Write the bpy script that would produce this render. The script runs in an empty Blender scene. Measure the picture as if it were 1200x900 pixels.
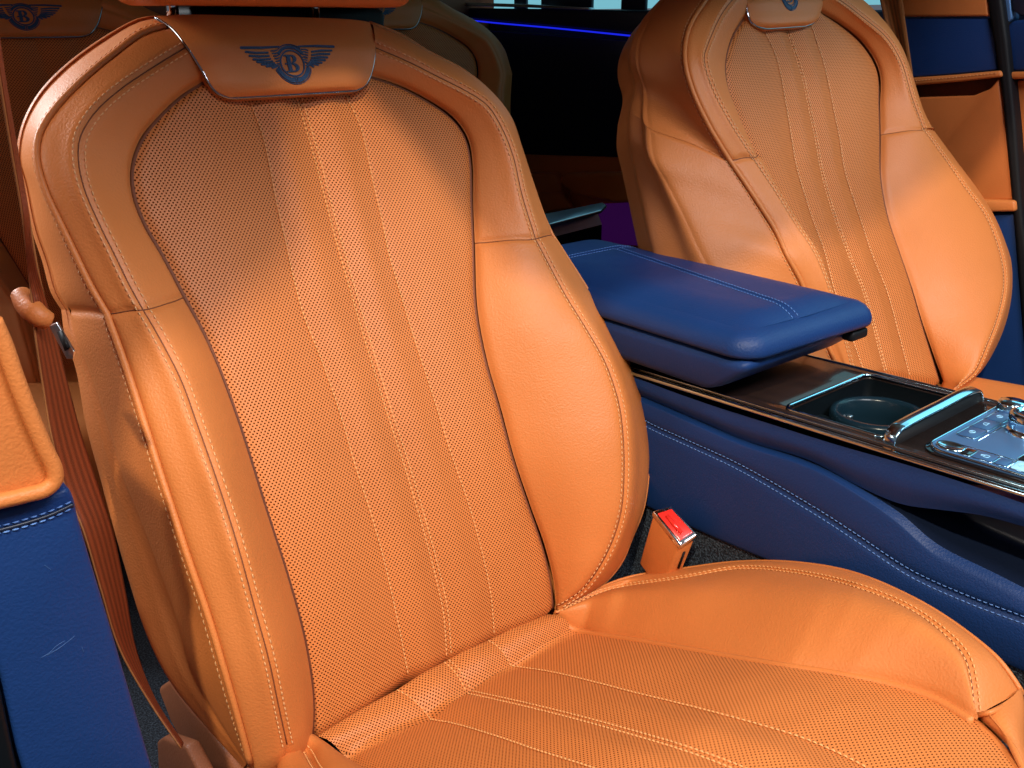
import bpy, bmesh, math, random
import numpy as np
from mathutils import Vector, Matrix
from mathutils.bvhtree import BVHTree

# ------------------------------------------------------------------ camera, light, exposure
scn = bpy.context.scene
COL = scn.collection
F_PX, PITCH, YAW, CAM_Z = 1100.0, math.radians(21), math.radians(40), 0.95
fw = np.array([math.sin(YAW)*math.cos(PITCH), math.cos(YAW)*math.cos(PITCH), -math.sin(PITCH)])
rt = np.array([math.cos(YAW), -math.sin(YAW), 0.0])
upv = np.cross(rt, fw)
CAM = np.array([0.0, 0.0, CAM_Z])

cd = bpy.data.cameras.new('camera')
cam = bpy.data.objects.new('camera', cd)
COL.objects.link(cam)
cam.location = CAM
cam.rotation_euler = (math.pi/2 - PITCH, 0, -YAW)
cd.sensor_width = 36.0
cd.lens = F_PX/1200.0*36.0
cd.clip_start = 0.02
cd.clip_end = 100
scn.camera = cam

world = bpy.data.worlds.new('World')
scn.world = world
world.use_nodes = True
wb = world.node_tree.nodes['Background']
wb.inputs[0].default_value = (0.62, 0.70, 0.85, 1)
wb.inputs[1].default_value = 0.15

scn.view_settings.view_transform = 'Standard'
scn.view_settings.look = 'None'
scn.view_settings.gamma = 1.0
scn.view_settings.exposure = 0.14
scn.render.engine = 'CYCLES'
scn.cycles.use_denoising = True
scn.cycles.max_bounces = 5


def aim(o, target):
    d = Vector(target) - o.location
    o.rotation_euler = d.to_track_quat('-Z', 'Y').to_euler()


def area(name, loc, target, size, power, color, size_y=None):
    l = bpy.data.lights.new(name, 'AREA')
    l.energy = power
    l.color = color
    l.size = size
    if size_y:
        l.shape = 'RECTANGLE'
        l.size_y = size_y
    o = bpy.data.objects.new(name, l)
    COL.objects.link(o)
    o.location = loc
    aim(o, target)
    return o


def spot(name, loc, target, power, color, angle, blend, radius):
    l = bpy.data.lights.new(name, 'SPOT')
    l.energy = power
    l.color = color
    l.spot_size = math.radians(angle)
    l.spot_blend = blend
    l.shadow_soft_size = radius
    o = bpy.data.objects.new(name, l)
    COL.objects.link(o)
    o.location = loc
    aim(o, target)
    return o


# show-hall lamps over the open car
spot('hall_spot_key', (-1.0, -0.75, 2.8), (0.50, 0.55, 0.50), 285, (1.0, 0.88, 0.66), 50, 0.3, 0.05)
spot('hall_spot_far', (0.2, -1.9, 2.3), (1.36, 0.7, 0.66), 60, (1.0, 0.92, 0.80), 11, 0.30, 0.04)
area('hall_panel_cool', (0.5, -1.1, 2.5), (0.7, 0.7, 0.6), 1.1, 52, (0.97, 0.97, 1.0), 0.5)
area('hall_panel_cyan', (2.4, -0.9, 2.6), (0.9, 0.4, 0.55), 1.2, 12, (0.50, 0.85, 1.0), 0.5)
area('hall_panel_rear', (-0.55, 2.7, 1.9), (0.2, 0.9, 0.93), 0.7, 75, (0.88, 0.96, 1.0), 0.5)
spot('hall_spot_side', (-1.2, 1.1, 1.6), (0.40, 0.72, 0.46), 75, (1.0, 0.93, 0.82), 36, 0.5, 0.38)


# ------------------------------------------------------------------ pixel -> place helpers
def ray(x, y):
    return fw*F_PX + rt*(x-600) - upv*(y-450)


def onx(x, y, X):
    r = ray(x, y); return CAM + r*(X/r[0])


def ony(x, y, Y):
    r = ray(x, y); return CAM + r*(Y/r[1])


def onz(x, y, Z):
    r = ray(x, y); return CAM + r*((Z-CAM_Z)/r[2])


def onsurf(x, y, h, dist):
    """walk along the sight line until the signed distance to a seat surface is h"""
    r = ray(x, y)/F_PX
    a, b = 0.15, 3.0
    for _ in range(48):
        m = 0.5*(a+b)
        if dist(CAM + r*m) - h > 0: a = m
        else: b = m
    return CAM + r*a


def spline(P, n, ts=None, close=False):
    """Catmull-Rom (centripetal) through P, n samples evenly spaced by length (or at fractions ts)"""
    P = np.asarray(P, float)
    if len(P) == 2:
        t = np.linspace(0, 1, n) if ts is None else np.asarray(ts)
        return P[0]*(1-t)[:, None] + P[1]*t[:, None]
    Q = np.vstack([2*P[0]-P[1], P, 2*P[-1]-P[-2]])
    out = []
    for i in range(1, len(Q)-2):
        p0, p1, p2, p3 = Q[i-1], Q[i], Q[i+1], Q[i+2]
        d = lambda a, b: max(np.linalg.norm(b-a), 1e-9)**0.5
        t0 = 0; t1 = t0+d(p0, p1); t2 = t1+d(p1, p2); t3 = t2+d(p2, p3)
        for t in np.linspace(t1, t2, 17)[:-1]:
            A1 = (t1-t)/(t1-t0)*p0+(t-t0)/(t1-t0)*p1
            A2 = (t2-t)/(t2-t1)*p1+(t-t1)/(t2-t1)*p2
            A3 = (t3-t)/(t3-t2)*p2+(t-t2)/(t3-t2)*p3
            B1 = (t2-t)/(t2-t0)*A1+(t-t0)/(t2-t0)*A2
            B2 = (t3-t)/(t3-t1)*A2+(t-t1)/(t3-t1)*A3
            out.append((t2-t)/(t2-t1)*B1+(t-t1)/(t2-t1)*B2)
    out.append(P[-1])
    out = np.array(out)
    s = np.concatenate([[0], np.cumsum(np.linalg.norm(np.diff(out[:, :min(3, out.shape[1])], axis=0), axis=1))])
    t = (np.linspace(0, 1, n) if ts is None else np.asarray(ts))*s[-1]
    return np.stack([np.interp(t, s, out[:, k]) for k in range(out.shape[1])], 1)


def smooth_curve(C, it=8):
    C = C.copy()
    for _ in range(it):
        C[1:-1] = 0.5*C[1:-1]+0.25*(C[:-2]+C[2:])
    return C


# ------------------------------------------------------------------ objects
def thing(name, label, cat, loc=(0, 0, 0), group=None):
    o = bpy.data.objects.new(name, None)
    COL.objects.link(o)
    o.location = loc
    o['label'] = label
    o['category'] = cat
    if group: o['group'] = group
    o.empty_display_size = 0.05
    bpy.context.view_layer.update()
    return o


def link(name, me, mat, parent=None, smooth=True):
    if mat: me.materials.append(mat)
    if smooth:
        for p in me.polygons: p.use_smooth = True
    o = bpy.data.objects.new(name, me)
    COL.objects.link(o)
    if parent is not None:
        o.parent = parent
        o.matrix_parent_inverse = Matrix.Translation(root_loc(parent)).inverted()
    return o


def root_loc(o):
    v = Vector((0, 0, 0))
    while o is not None:
        v += o.location
        o = o.parent if False else None
    return v


def tag(o, label, cat, group=None, kind=None):
    if label: o['label'] = label
    if cat: o['category'] = cat
    if group: o['group'] = group
    if kind: o['kind'] = kind
    return o


def grid_obj(name, G, mat, parent=None, uv=None, flip=False, closed=False):
    G = np.asarray(G)
    n, m = G.shape[:2]
    V = G.reshape(-1, 3)
    Fs = []
    mm = m if closed else m-1
    for i in range(n-1):
        for j in range(mm):
            k = (j+1) % m
            q = (i*m+j, i*m+k, (i+1)*m+k, (i+1)*m+j)
            Fs.append(q[::-1] if flip else q)
    me = bpy.data.meshes.new(name)
    me.from_pydata(V.tolist(), [], Fs)
    if uv is not None:
        U = np.asarray(uv).reshape(-1, 2)
        lay = me.uv_layers.new(name='UVMap')
        idx = np.zeros(len(me.loops), dtype=np.int32)
        me.loops.foreach_get('vertex_index', idx)
        lay.data.foreach_set('uv', U[idx].astype(np.float32).ravel())
    me.update()
    return link(name, me, mat, parent)


def normals(G):
    du = np.gradient(G, axis=0); dv = np.gradient(G, axis=1)
    n = np.cross(du, dv)
    n /= np.maximum(np.linalg.norm(n, axis=2, keepdims=True), 1e-12)
    # towards the open side (camera)
    s = np.sign(np.sum(n*(CAM-G), axis=2).mean())
    return n*(s if s != 0 else 1)


def tube_mesh(P, r, seg=8, closed=False):
    P = np.asarray(P, float)
    n = len(P)
    T = np.gradient(P, axis=0)
    if closed:
        T = np.roll(P, -1, 0)-np.roll(P, 1, 0)
    T /= np.linalg.norm(T, axis=1, keepdims=True)
    a = np.array([0, 0, 1.0])
    if abs(T[0] @ a) > 0.9: a = np.array([1.0, 0, 0])
    N = np.cross(T[0], a); N /= np.linalg.norm(N)
    rings = []
    for i in range(n):
        N = N - T[i]*(N @ T[i]); N /= np.linalg.norm(N)
        B = np.cross(T[i], N)
        rr = r[i] if hasattr(r, '__len__') else r
        rings.append([P[i]+rr*(math.cos(2*math.pi*k/seg)*N+math.sin(2*math.pi*k/seg)*B) for k in range(seg)])
    V = np.array(rings).reshape(-1, 3)
    Fs = []
    for i in range(n if closed else n-1):
        for k in range(seg):
            i2 = (i+1) % n
            Fs.append((i*seg+k, i*seg+(k+1) % seg, i2*seg+(k+1) % seg, i2*seg+k))
    if not closed:
        Fs.append(tuple(range(seg))[::-1])
        Fs.append(tuple((n-1)*seg+k for k in range(seg)))
    me = bpy.data.meshes.new('tube')
    me.from_pydata(V.tolist(), [], Fs)
    me.update()
    return me


def tube_obj(name, P, r, mat, parent=None, seg=8, closed=False):
    me = tube_mesh(P, r, seg, closed); me.name = name
    return link(name, me, mat, parent)


def slab(name, pts, direction, mat, parent=None, bevel=0.003, seg=3):
    """closed plate: outline pts (3D, planar-ish) thickened along direction, edges rounded"""
    bm = bmesh.new()
    d = Vector(direction)
    v0 = [bm.verts.new(Vector(p)) for p in pts]
    v1 = [bm.verts.new(Vector(p)+d) for p in pts]
    n = len(pts)
    bm.faces.new(v0); bm.faces.new(v1[::-1])
    for i in range(n):
        j = (i+1) % n
        bm.faces.new((v0[j], v0[i], v1[i], v1[j]))
    bmesh.ops.recalc_face_normals(bm, faces=bm.faces)
    if bevel > 0:
        bmesh.ops.bevel(bm, geom=list(bm.edges), offset=bevel, segments=seg, profile=0.5, affect='EDGES', clamp_overlap=True)
    me = bpy.data.meshes.new(name)
    bm.to_mesh(me); bm.free()
    return link(name, me, mat, parent)


def rbox_mesh(x0, x1, y0, y1, z0, z1, r, seg=4, sub=1, fn=None):
    bm = bmesh.new()
    bmesh.ops.create_cube(bm, size=1)
    for v in bm.verts:
        v.co = Vector(((x0+x1)/2+v.co.x*(x1-x0), (y0+y1)/2+v.co.y*(y1-y0), (z0+z1)/2+v.co.z*(z1-z0)))
    if r > 0:
        bmesh.ops.bevel(bm, geom=list(bm.edges), offset=r, segments=seg, profile=0.5, affect='EDGES', clamp_overlap=True)
    if sub > 1:
        big = [e for e in bm.edges if e.calc_length() > 0.02]
        bmesh.ops.subdivide_edges(bm, edges=big, cuts=sub, use_grid_fill=True)
    if fn:
        for v in bm.verts: v.co = Vector(fn(*v.co))
    bmesh.ops.recalc_face_normals(bm, faces=bm.faces)
    me = bpy.data.meshes.new('box')
    bm.to_mesh(me); bm.free()
    return me


def rbox(name, ext, r, mat, parent=None, seg=4, sub=1, fn=None):
    me = rbox_mesh(*ext, r, seg, sub, fn); me.name = name
    return link(name, me, mat, parent)


def stitch_mesh(curves, pitch=0.0058, length=0.0042, r=0.00075, slant=0.0):
    """thread stitches lying along curves [(points, normals)], joined to one mesh"""
    V, Fs = [], []
    for P, N in curves:
        s = np.concatenate([[0], np.cumsum(np.linalg.norm(np.diff(P, axis=0), axis=1))])
        if s[-1] < 2*pitch: continue
        for c in np.arange(pitch*0.5, s[-1]-pitch*0.4, pitch):
            q = np.array([[np.interp(c+o*length, s, P[:, k]) for k in range(3)] for o in (-0.5, 0.5)])
            nn = np.array([np.interp(c, s, N[:, k]) for k in range(3)]); nn /= np.linalg.norm(nn)
            t = q[1]-q[0]; L = np.linalg.norm(t)
            if L < 1e-6: continue
            t /= L
            b = np.cross(t, nn); b /= np.linalg.norm(b)
            q = q + np.array([[-1], [1]])*b*slant
            base = len(V)
            for f, rr, lift in ((0.0, 0.35, -0.5), (0.25, 1.0, 0.25), (0.75, 1.0, 0.25), (1.0, 0.35, -0.5)):
                c0 = q[0]+(q[1]-q[0])*f + nn*r*lift
                for k in range(5):
                    a = 2*math.pi*k/5
                    V.append(c0+rr*r*(math.cos(a)*b+math.sin(a)*nn))
            for i in range(3):
                for k in range(5):
                    Fs.append((base+i*5+k, base+i*5+(k+1) % 5, base+(i+1)*5+(k+1) % 5, base+(i+1)*5+k))
    me = bpy.data.meshes.new('stitching')
    me.from_pydata([tuple(v) for v in V], [], Fs)
    me.update()
    return me


def stitches(name, curves, mat, parent, **kw):
    me = stitch_mesh(curves, **kw); me.name = name
    o = link(name, me, mat, parent)
    o['kind'] = 'stuff'
    return o


# ------------------------------------------------------------------ materials
def newmat(name):
    m = bpy.data.materials.new(name)
    m.use_nodes = True
    nt = m.node_tree
    b = nt.nodes['Principled BSDF']
    return m, nt, b


def N(nt, typ, **kw):
    n = nt.nodes.new(typ)
    for k, v in kw.items():
        if hasattr(n, k): setattr(n, k, v)
    return n


def leather(name, col, rough=0.47, grain=0.26, perf=None, var=0.12, spec=0.36):
    m, nt, b = newmat(name)
    L = nt.links
    tc = N(nt, 'ShaderNodeTexCoord')
    noise = N(nt, 'ShaderNodeTexNoise'); noise.inputs['Scale'].default_value = 9; noise.inputs['Detail'].default_value = 4
    L.new(tc.outputs['Object'], noise.inputs['Vector'])
    mix = N(nt, 'ShaderNodeMix', data_type='RGBA')
    mix.inputs[6].default_value = tuple(c*(1-var) for c in col)+(1,)
    mix.inputs[7].default_value = tuple(min(1, c*(1+var)) for c in col)+(1,)
    L.new(noise.outputs['Fac'], mix.inputs[0])
    color_out = mix.outputs[2]
    vor = N(nt, 'ShaderNodeTexNoise'); vor.inputs['Scale'].default_value = 480; vor.inputs['Detail'].default_value = 2
    L.new(tc.outputs['Object'], vor.inputs['Vector'])
    n2 = N(nt, 'ShaderNodeTexNoise'); n2.inputs['Scale'].default_value = 26; n2.inputs['Detail'].default_value = 3
    L.new(tc.outputs['Object'], n2.inputs['Vector'])
    bump = N(nt, 'ShaderNodeBump'); bump.inputs['Strength'].default_value = grain; bump.inputs['Distance'].default_value = 0.002
    L.new(vor.outputs['Fac'], bump.inputs['Height'])
    bump2 = N(nt, 'ShaderNodeBump'); bump2.inputs['Strength'].default_value = 0.06; bump2.inputs['Distance'].default_value = 0.006
    L.new(n2.outputs['Fac'], bump2.inputs['Height'])
    L.new(bump.outputs['Normal'], bump2.inputs['Normal'])
    rr = N(nt, 'ShaderNodeMapRange'); rr.inputs[3].default_value = rough-0.05; rr.inputs[4].default_value = rough+0.07
    n3 = N(nt, 'ShaderNodeTexNoise'); n3.inputs['Scale'].default_value = 40
    L.new(tc.outputs['Object'], n3.inputs['Vector'])
    L.new(n3.outputs['Fac'], rr.inputs[0])
    L.new(rr.outputs[0], b.inputs['Roughness'])
    last = bump2
    if perf:
        px, py, rad = perf
        uv = N(nt, 'ShaderNodeUVMap')
        sep = N(nt, 'ShaderNodeSeparateXYZ'); L.new(uv.outputs['UV'], sep.inputs[0])

        def cell(off):
            outs = []
            for k, p in ((0, px), (1, py)):
                d = N(nt, 'ShaderNodeMath', operation='DIVIDE'); d.inputs[1].default_value = p
                L.new(sep.outputs[k], d.inputs[0])
                a = N(nt, 'ShaderNodeMath', operation='ADD'); a.inputs[1].default_value = off+1000
                L.new(d.outputs[0], a.inputs[0])
                fr = N(nt, 'ShaderNodeMath', operation='FRACT'); L.new(a.outputs[0], fr.inputs[0])
                s = N(nt, 'ShaderNodeMath', operation='SUBTRACT'); s.inputs[1].default_value = 0.5
                L.new(fr.outputs[0], s.inputs[0])
                mu = N(nt, 'ShaderNodeMath', operation='MULTIPLY'); mu.inputs[1].default_value = p
                L.new(s.outputs[0], mu.inputs[0])
                pw = N(nt, 'ShaderNodeMath', operation='MULTIPLY'); L.new(mu.outputs[0], pw.inputs[0]); L.new(mu.outputs[0], pw.inputs[1])
                outs.append(pw)
            ad = N(nt, 'ShaderNodeMath', operation='ADD'); L.new(outs[0].outputs[0], ad.inputs[0]); L.new(outs[1].outputs[0], ad.inputs[1])
            sq = N(nt, 'ShaderNodeMath', operation='SQRT'); L.new(ad.outputs[0], sq.inputs[0])
            return sq
        mn = N(nt, 'ShaderNodeMath', operation='MINIMUM')
        L.new(cell(0).outputs[0], mn.inputs[0]); L.new(cell(0.5).outputs[0], mn.inputs[1])
        hole = N(nt, 'ShaderNodeMapRange'); hole.interpolation_type = 'SMOOTHSTEP'
        hole.inputs[1].default_value = rad*0.72; hole.inputs[2].default_value = rad*1.18
        L.new(mn.outputs[0], hole.inputs[0])
        m2 = N(nt, 'ShaderNodeMix', data_type='RGBA')
        m2.inputs[6].default_value = (col[0]*0.10, col[1]*0.07, col[2]*0.07, 1)
        L.new(hole.outputs[0], m2.inputs[0]); L.new(color_out, m2.inputs[7])
        color_out = m2.outputs[2]
        b3 = N(nt, 'ShaderNodeBump'); b3.inputs['Strength'].default_value = 0.5; b3.inputs['Distance'].default_value = 0.0008
        L.new(hole.outputs[0], b3.inputs['Height']); L.new(bump2.outputs['Normal'], b3.inputs['Normal'])
        last = b3
        sp = N(nt, 'ShaderNodeMath', operation='MULTIPLY'); sp.inputs[1].default_value = spec
        L.new(hole.outputs[0], sp.inputs[0]); L.new(sp.outputs[0], b.inputs['Specular IOR Level'])
    else:
        b.inputs['Specular IOR Level'].default_value = spec
    L.new(color_out, b.inputs['Base Color'])
    L.new(last.outputs['Normal'], b.inputs['Normal'])
    return m


def plain(name, col, rough=0.4, metal=0.0, coat=0.0, spec=0.5, emit=None, estr=0.0, bumpscale=0, bump=0.0, var=0.06):
    m, nt, b = newmat(name)
    L = nt.links
    tc = N(nt, 'ShaderNodeTexCoord')
    noise = N(nt, 'ShaderNodeTexNoise'); noise.inputs['Scale'].default_value = 30; noise.inputs['Detail'].default_value = 3
    L.new(tc.outputs['Object'], noise.inputs['Vector'])
    mix = N(nt, 'ShaderNodeMix', data_type='RGBA')
    mix.inputs[6].default_value = tuple(c*(1-var) for c in col)+(1,)
    mix.inputs[7].default_value = tuple(min(1, c*(1+var)) for c in col)+(1,)
    L.new(noise.outputs['Fac'], mix.inputs[0]); L.new(mix.outputs[2], b.inputs['Base Color'])
    b.inputs['Roughness'].default_value = rough
    b.inputs['Metallic'].default_value = metal
    b.inputs['Specular IOR Level'].default_value = spec
    b.inputs['Coat Weight'].default_value = coat
    b.inputs['Coat Roughness'].default_value = 0.04
    if emit:
        b.inputs['Emission Color'].default_value = emit+(1,)
        b.inputs['Emission Strength'].default_value = estr
    if bump:
        n2 = N(nt, 'ShaderNodeTexNoise'); n2.inputs['Scale'].default_value = bumpscale; n2.inputs['Detail'].default_value = 2
        L.new(tc.outputs['Object'], n2.inputs['Vector'])
        bp = N(nt, 'ShaderNodeBump'); bp.inputs['Strength'].default_value = bump; bp.inputs['Distance'].default_value = 0.002
        L.new(n2.outputs['Fac'], bp.inputs['Height']); L.new(bp.outputs['Normal'], b.inputs['Normal'])
    return m


def webbing(name, col):
    m, nt, b = newmat(name)
    L = nt.links
    uv = N(nt, 'ShaderNodeUVMap')
    w1 = N(nt, 'ShaderNodeTexWave', wave_type='BANDS', bands_direction='X'); w1.inputs['Scale'].default_value = 1.6
    w2 = N(nt, 'ShaderNodeTexWave', wave_type='BANDS', bands_direction='DIAGONAL'); w2.inputs['Scale'].default_value = 95
    L.new(uv.outputs['UV'], w1.inputs['Vector']); L.new(uv.outputs['UV'], w2.inputs['Vector'])
    mix = N(nt, 'ShaderNodeMix', data_type='RGBA')
    mix.inputs[6].default_value = tuple(c*0.62 for c in col)+(1,)
    mix.inputs[7].default_value = tuple(c*1.15 for c in col)+(1,)
    L.new(w1.outputs['Fac'], mix.inputs[0]); L.new(mix.outputs[2], b.inputs['Base Color'])
    bp = N(nt, 'ShaderNodeBump'); bp.inputs['Strength'].default_value = 0.5; bp.inputs['Distance'].default_value = 0.0006
    L.new(w2.outputs['Fac'], bp.inputs['Height']); L.new(bp.outputs['Normal'], b.inputs['Normal'])
    b.inputs['Roughness'].default_value = 0.55
    b.inputs['Specular IOR Level'].default_value = 0.25
    return m


def veneer_mat():
    m, nt, b = newmat('dark veneer')
    L = nt.links
    tc = N(nt, 'ShaderNodeTexCoord')
    mp = N(nt, 'ShaderNodeMapping'); mp.inputs['Scale'].default_value = (40, 5, 5)
    L.new(tc.outputs['Object'], mp.inputs['Vector'])
    no = N(nt, 'ShaderNodeTexNoise'); no.inputs['Scale'].default_value = 2.5; no.inputs['Detail'].default_value = 6
    L.new(mp.outputs['Vector'], no.inputs['Vector'])
    mix = N(nt, 'ShaderNodeMix', data_type='RGBA')
    mix.inputs[6].default_value = (0.006, 0.004, 0.004, 1); mix.inputs[7].default_value = (0.035, 0.018, 0.014, 1)
    L.new(no.outputs['Fac'], mix.inputs[0]); L.new(mix.outputs[2], b.inputs['Base Color'])
    b.inputs['Roughness'].default_value = 0.25
    b.inputs['Coat Weight'].default_value = 0.25
    b.inputs['Specular IOR Level'].default_value = 0.3
    b.inputs['Coat Roughness'].default_value = 0.02
    return m


def carpet_mat():
    m, nt, b = newmat('speckled carpet')
    L = nt.links
    tc = N(nt, 'ShaderNodeTexCoord')
    no = N(nt, 'ShaderNodeTexNoise'); no.inputs['Scale'].default_value = 420; no.inputs['Detail'].default_value = 2
    L.new(tc.outputs['Object'], no.inputs['Vector'])
    cr = N(nt, 'ShaderNodeValToRGB')
    cr.color_ramp.elements[0].position = 0.42; cr.color_ramp.elements[0].color = (0.004, 0.006, 0.014, 1)
    cr.color_ramp.elements[1].position = 0.68; cr.color_ramp.elements[1].color = (0.06, 0.085, 0.12, 1)
    L.new(no.outputs['Fac'], cr.inputs[0]); L.new(cr.outputs[0], b.inputs['Base Color'])
    bp = N(nt, 'ShaderNodeBump'); bp.inputs['Strength'].default_value = 1.0; bp.inputs['Distance'].default_value = 0.003
    L.new(no.outputs['Fac'], bp.inputs['Height']); L.new(bp.outputs['Normal'], b.inputs['Normal'])
    b.inputs['Roughness'].default_value = 0.9
    return m


TAN = (0.60, 0.188, 0.048)
M = {}
M['tan'] = leather('tan leather', TAN)
M['perf'] = leather('perforated tan leather', TAN, perf=(0.0038, 0.0046, 0.00080), grain=0.06, rough=0.5)
M['perf_fine'] = leather('perforated cushion leather', TAN, perf=(0.0038, 0.0046, 0.00066), grain=0.06, rough=0.5)
M['tan_trim'] = leather('tan trim leather', (0.55, 0.16, 0.04), rough=0.45)
M['brown_trim'] = leather('brown trim', (0.24, 0.085, 0.04), rough=0.45, spec=0.3)
M['cover'] = leather('brown recliner plastic', (0.26, 0.085, 0.035), rough=0.5, spec=0.25)
M['blue'] = leather('blue leather', (0.007, 0.033, 0.138), rough=0.46, spec=0.28)
M['thread'] = plain('tan thread', (0.74, 0.34, 0.12), rough=0.6)
M['thread_soft'] = plain('soft tan thread', (0.70, 0.27, 0.085), rough=0.6)
M['thread_pale'] = plain('pale thread', (0.72, 0.37, 0.16), rough=0.6)
M['thread_blue'] = plain('blue thread', (0.10, 0.22, 0.55), rough=0.6)
M['seam'] = plain('dark seam thread', (0.17, 0.045, 0.014), rough=0.7)
M['chrome'] = plain('chrome', (0.86, 0.88, 0.90), rough=0.08, metal=1.0, var=0.02)
M['cyan_lit_chrome'] = plain('cyan-lit chrome', (0.55, 0.79, 0.93), rough=0.12, metal=1.0, var=0.02)  # chrome with the hall's cyan light tinted into its colour
M['dark_chrome'] = plain('dark chrome', (0.30, 0.31, 0.34), rough=0.10, metal=1.0, var=0.02)
M['satin'] = plain('satin metal', (0.62, 0.66, 0.72), rough=0.28, metal=1.0, var=0.03)
M['black'] = plain('black plastic', (0.006, 0.006, 0.008), rough=0.6, spec=0.2)
M['gloss_black'] = plain('gloss black', (0.006, 0.006, 0.008), rough=0.08, coat=0.6)
M['cup'] = plain('cup holder rubber', (0.003, 0.005, 0.007), rough=0.4, spec=0.18)
M['ring'] = plain('cup ring', (0.005, 0.016, 0.026), rough=0.25, spec=0.3)
M['emblem'] = plain('blue embroidery', (0.012, 0.052, 0.15), rough=0.5, bumpscale=700, bump=0.5)
M['red'] = plain('red plastic', (0.75, 0.025, 0.018), rough=0.22, coat=0.5)
M['belt'] = webbing('rust belt webbing', (0.30, 0.058, 0.016))
M['belt_tan'] = webbing('tan belt webbing', (0.58, 0.22, 0.07))
M['veneer'] = veneer_mat()
M['carpet'] = carpet_mat()
M['navy'] = plain('navy plastic', (0.006, 0.012, 0.035), rough=0.4)
M['glass'] = plain('dark door trim', (0.006, 0.012, 0.032), rough=0.3)
M['strip'] = plain('blue light strip', (0.02, 0.05, 0.5), emit=(0.012, 0.022, 1.0), estr=0.75)
M['purple'] = plain('purple pocket glow', (0.06, 0.01, 0.12), emit=(0.22, 0.02, 0.42), estr=0.07)  # purple ambient light put into the pocket surface as its own glow
M['window_glow'] = plain('glowing window pane', (0.3, 0.7, 0.8), emit=(0.30, 0.82, 0.95), estr=1.3)  # pane's own glow stands in for hall light coming through
M['window_glow_dim'] = plain('dim side window', (0.2, 0.5, 0.6), emit=(0.30, 0.80, 0.95), estr=0.55)
M['panel_metal'] = plain('control panel metal', (0.10, 0.23, 0.48), rough=0.36, metal=0.5)
M['button'] = plain('button blue grey', (0.05, 0.13, 0.30), rough=0.35, metal=0.3)
M['scuff'] = plain('pale scuff', (0.03, 0.085, 0.24), rough=0.6)
M['icon'] = plain('icon pale blue', (0.35, 0.68, 0.95), rough=0.4)


# ------------------------------------------------------------------ seats
def clus(n, a=True, b=True):
    """0..1 samples, denser at the start (a) and/or the end (b)"""
    t = np.linspace(0, 1, n)
    if a and b: return 0.5-0.5*np.cos(math.pi*t)
    if b: return np.sin(0.5*math.pi*t)
    if a: return 1-np.cos(0.5*math.pi*t)
    return t


def curve_on(lower, upper, dist, n1, n2):
    """traced feature line -> 3D; lower runs bottom..cross seam, upper from the cross seam to the top"""
    out = []
    for seg, n, a, b in ((lower, n1, False, True), (upper, n2, True, False)):
        C = spline(seg, n, ts=clus(n, a, b))
        out.append(np.array([onsurf(p[0], p[1], p[2], dist) for p in C]))
    return np.vstack([out[0], out[1][1:]])


def cross_sections(curves, bulges, nrm, m=22):
    """curves: list of (n,3). returns list of strips (n,m,3) smooth across the shared lines"""
    ctrl = [curves[0]]
    for k in range(len(curves)-1):
        A, B = curves[k], curves[k+1]
        w = np.linalg.norm(B-A, axis=1, keepdims=True)
        bl = bulges[k]
        if isinstance(bl, tuple):             # (lower end, upper end) of the rows
            bl = np.interp(np.linspace(0, 1, len(A)), (0.0, 0.45, 0.75, 1.0), (bl[0], bl[0], bl[1], bl[1]))[:, None]
        ctrl.append(0.5*(A+B)+nrm*np.minimum(bl, w*0.35))
        ctrl.append(B)
    ctrl = np.array(ctrl)                    # (c, n, 3)
    strips = []
    c = len(ctrl)
    ext = np.concatenate([[2*ctrl[0]-ctrl[1]], ctrl, [2*ctrl[-1]-ctrl[-2]]])
    for k in range(len(curves)-1):
        seg = []
        tt = clus(m)
        for t in tt:
            tg = t*2
            i = min(int(tg), 1); u = tg-i
            j = 1+2*k+i
            p0, p1, p2, p3 = ext[j-1], ext[j], ext[j+1], ext[j+2]
            seg.append(0.5*((2*p1)+(-p0+p2)*u+(2*p0-5*p1+4*p2-p3)*u*u+(-p0+3*p1-3*p2+p3)*u**3))
        strips.append(np.stack(seg, 1))
    return strips


def groove(G, n, start=0.0, end=0.0, width=0.004, row=None, row_depth=0.0, sl=None):
    """press the leather down along the first/last column and along one row"""
    s = np.cumsum(np.concatenate([np.zeros((G.shape[0], 1)), np.linalg.norm(np.diff(G, axis=1), axis=2)], 1), 1)
    e = s[:, -1:]-s
    d = start*np.exp(-(s/width)**2)+end*np.exp(-(e/width)**2)
    if row is not None:
        v = np.cumsum(np.concatenate([np.zeros((1, G.shape[1])), np.linalg.norm(np.diff(G, axis=0), axis=2)], 0), 0)
        d = np.maximum(d, row_depth*np.exp(-((v-v[row:row+1])/width)**2))
    return G-n*d[:, :, None]


def offset_line(G, nn, col, dist, lift=0.0006):
    """line on the strip at a distance from its first (col=0) or last (col=-1) column"""
    H = G if col == 0 else G[:, ::-1]
    NN = nn if col == 0 else nn[:, ::-1]
    out = []; on = []
    for i in range(H.shape[0]):
        s = np.concatenate([[0], np.cumsum(np.linalg.norm(np.diff(H[i], axis=0), axis=1))])
        d = min(dist, s[-1]*0.5)
        out.append([np.interp(d, s, H[i][:, k]) for k in range(3)])
        on.append([np.interp(d, s, NN[i][:, k]) for k in range(3)])
    out = np.array(out); on = np.array(on)
    return out+on*lift, on


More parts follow.
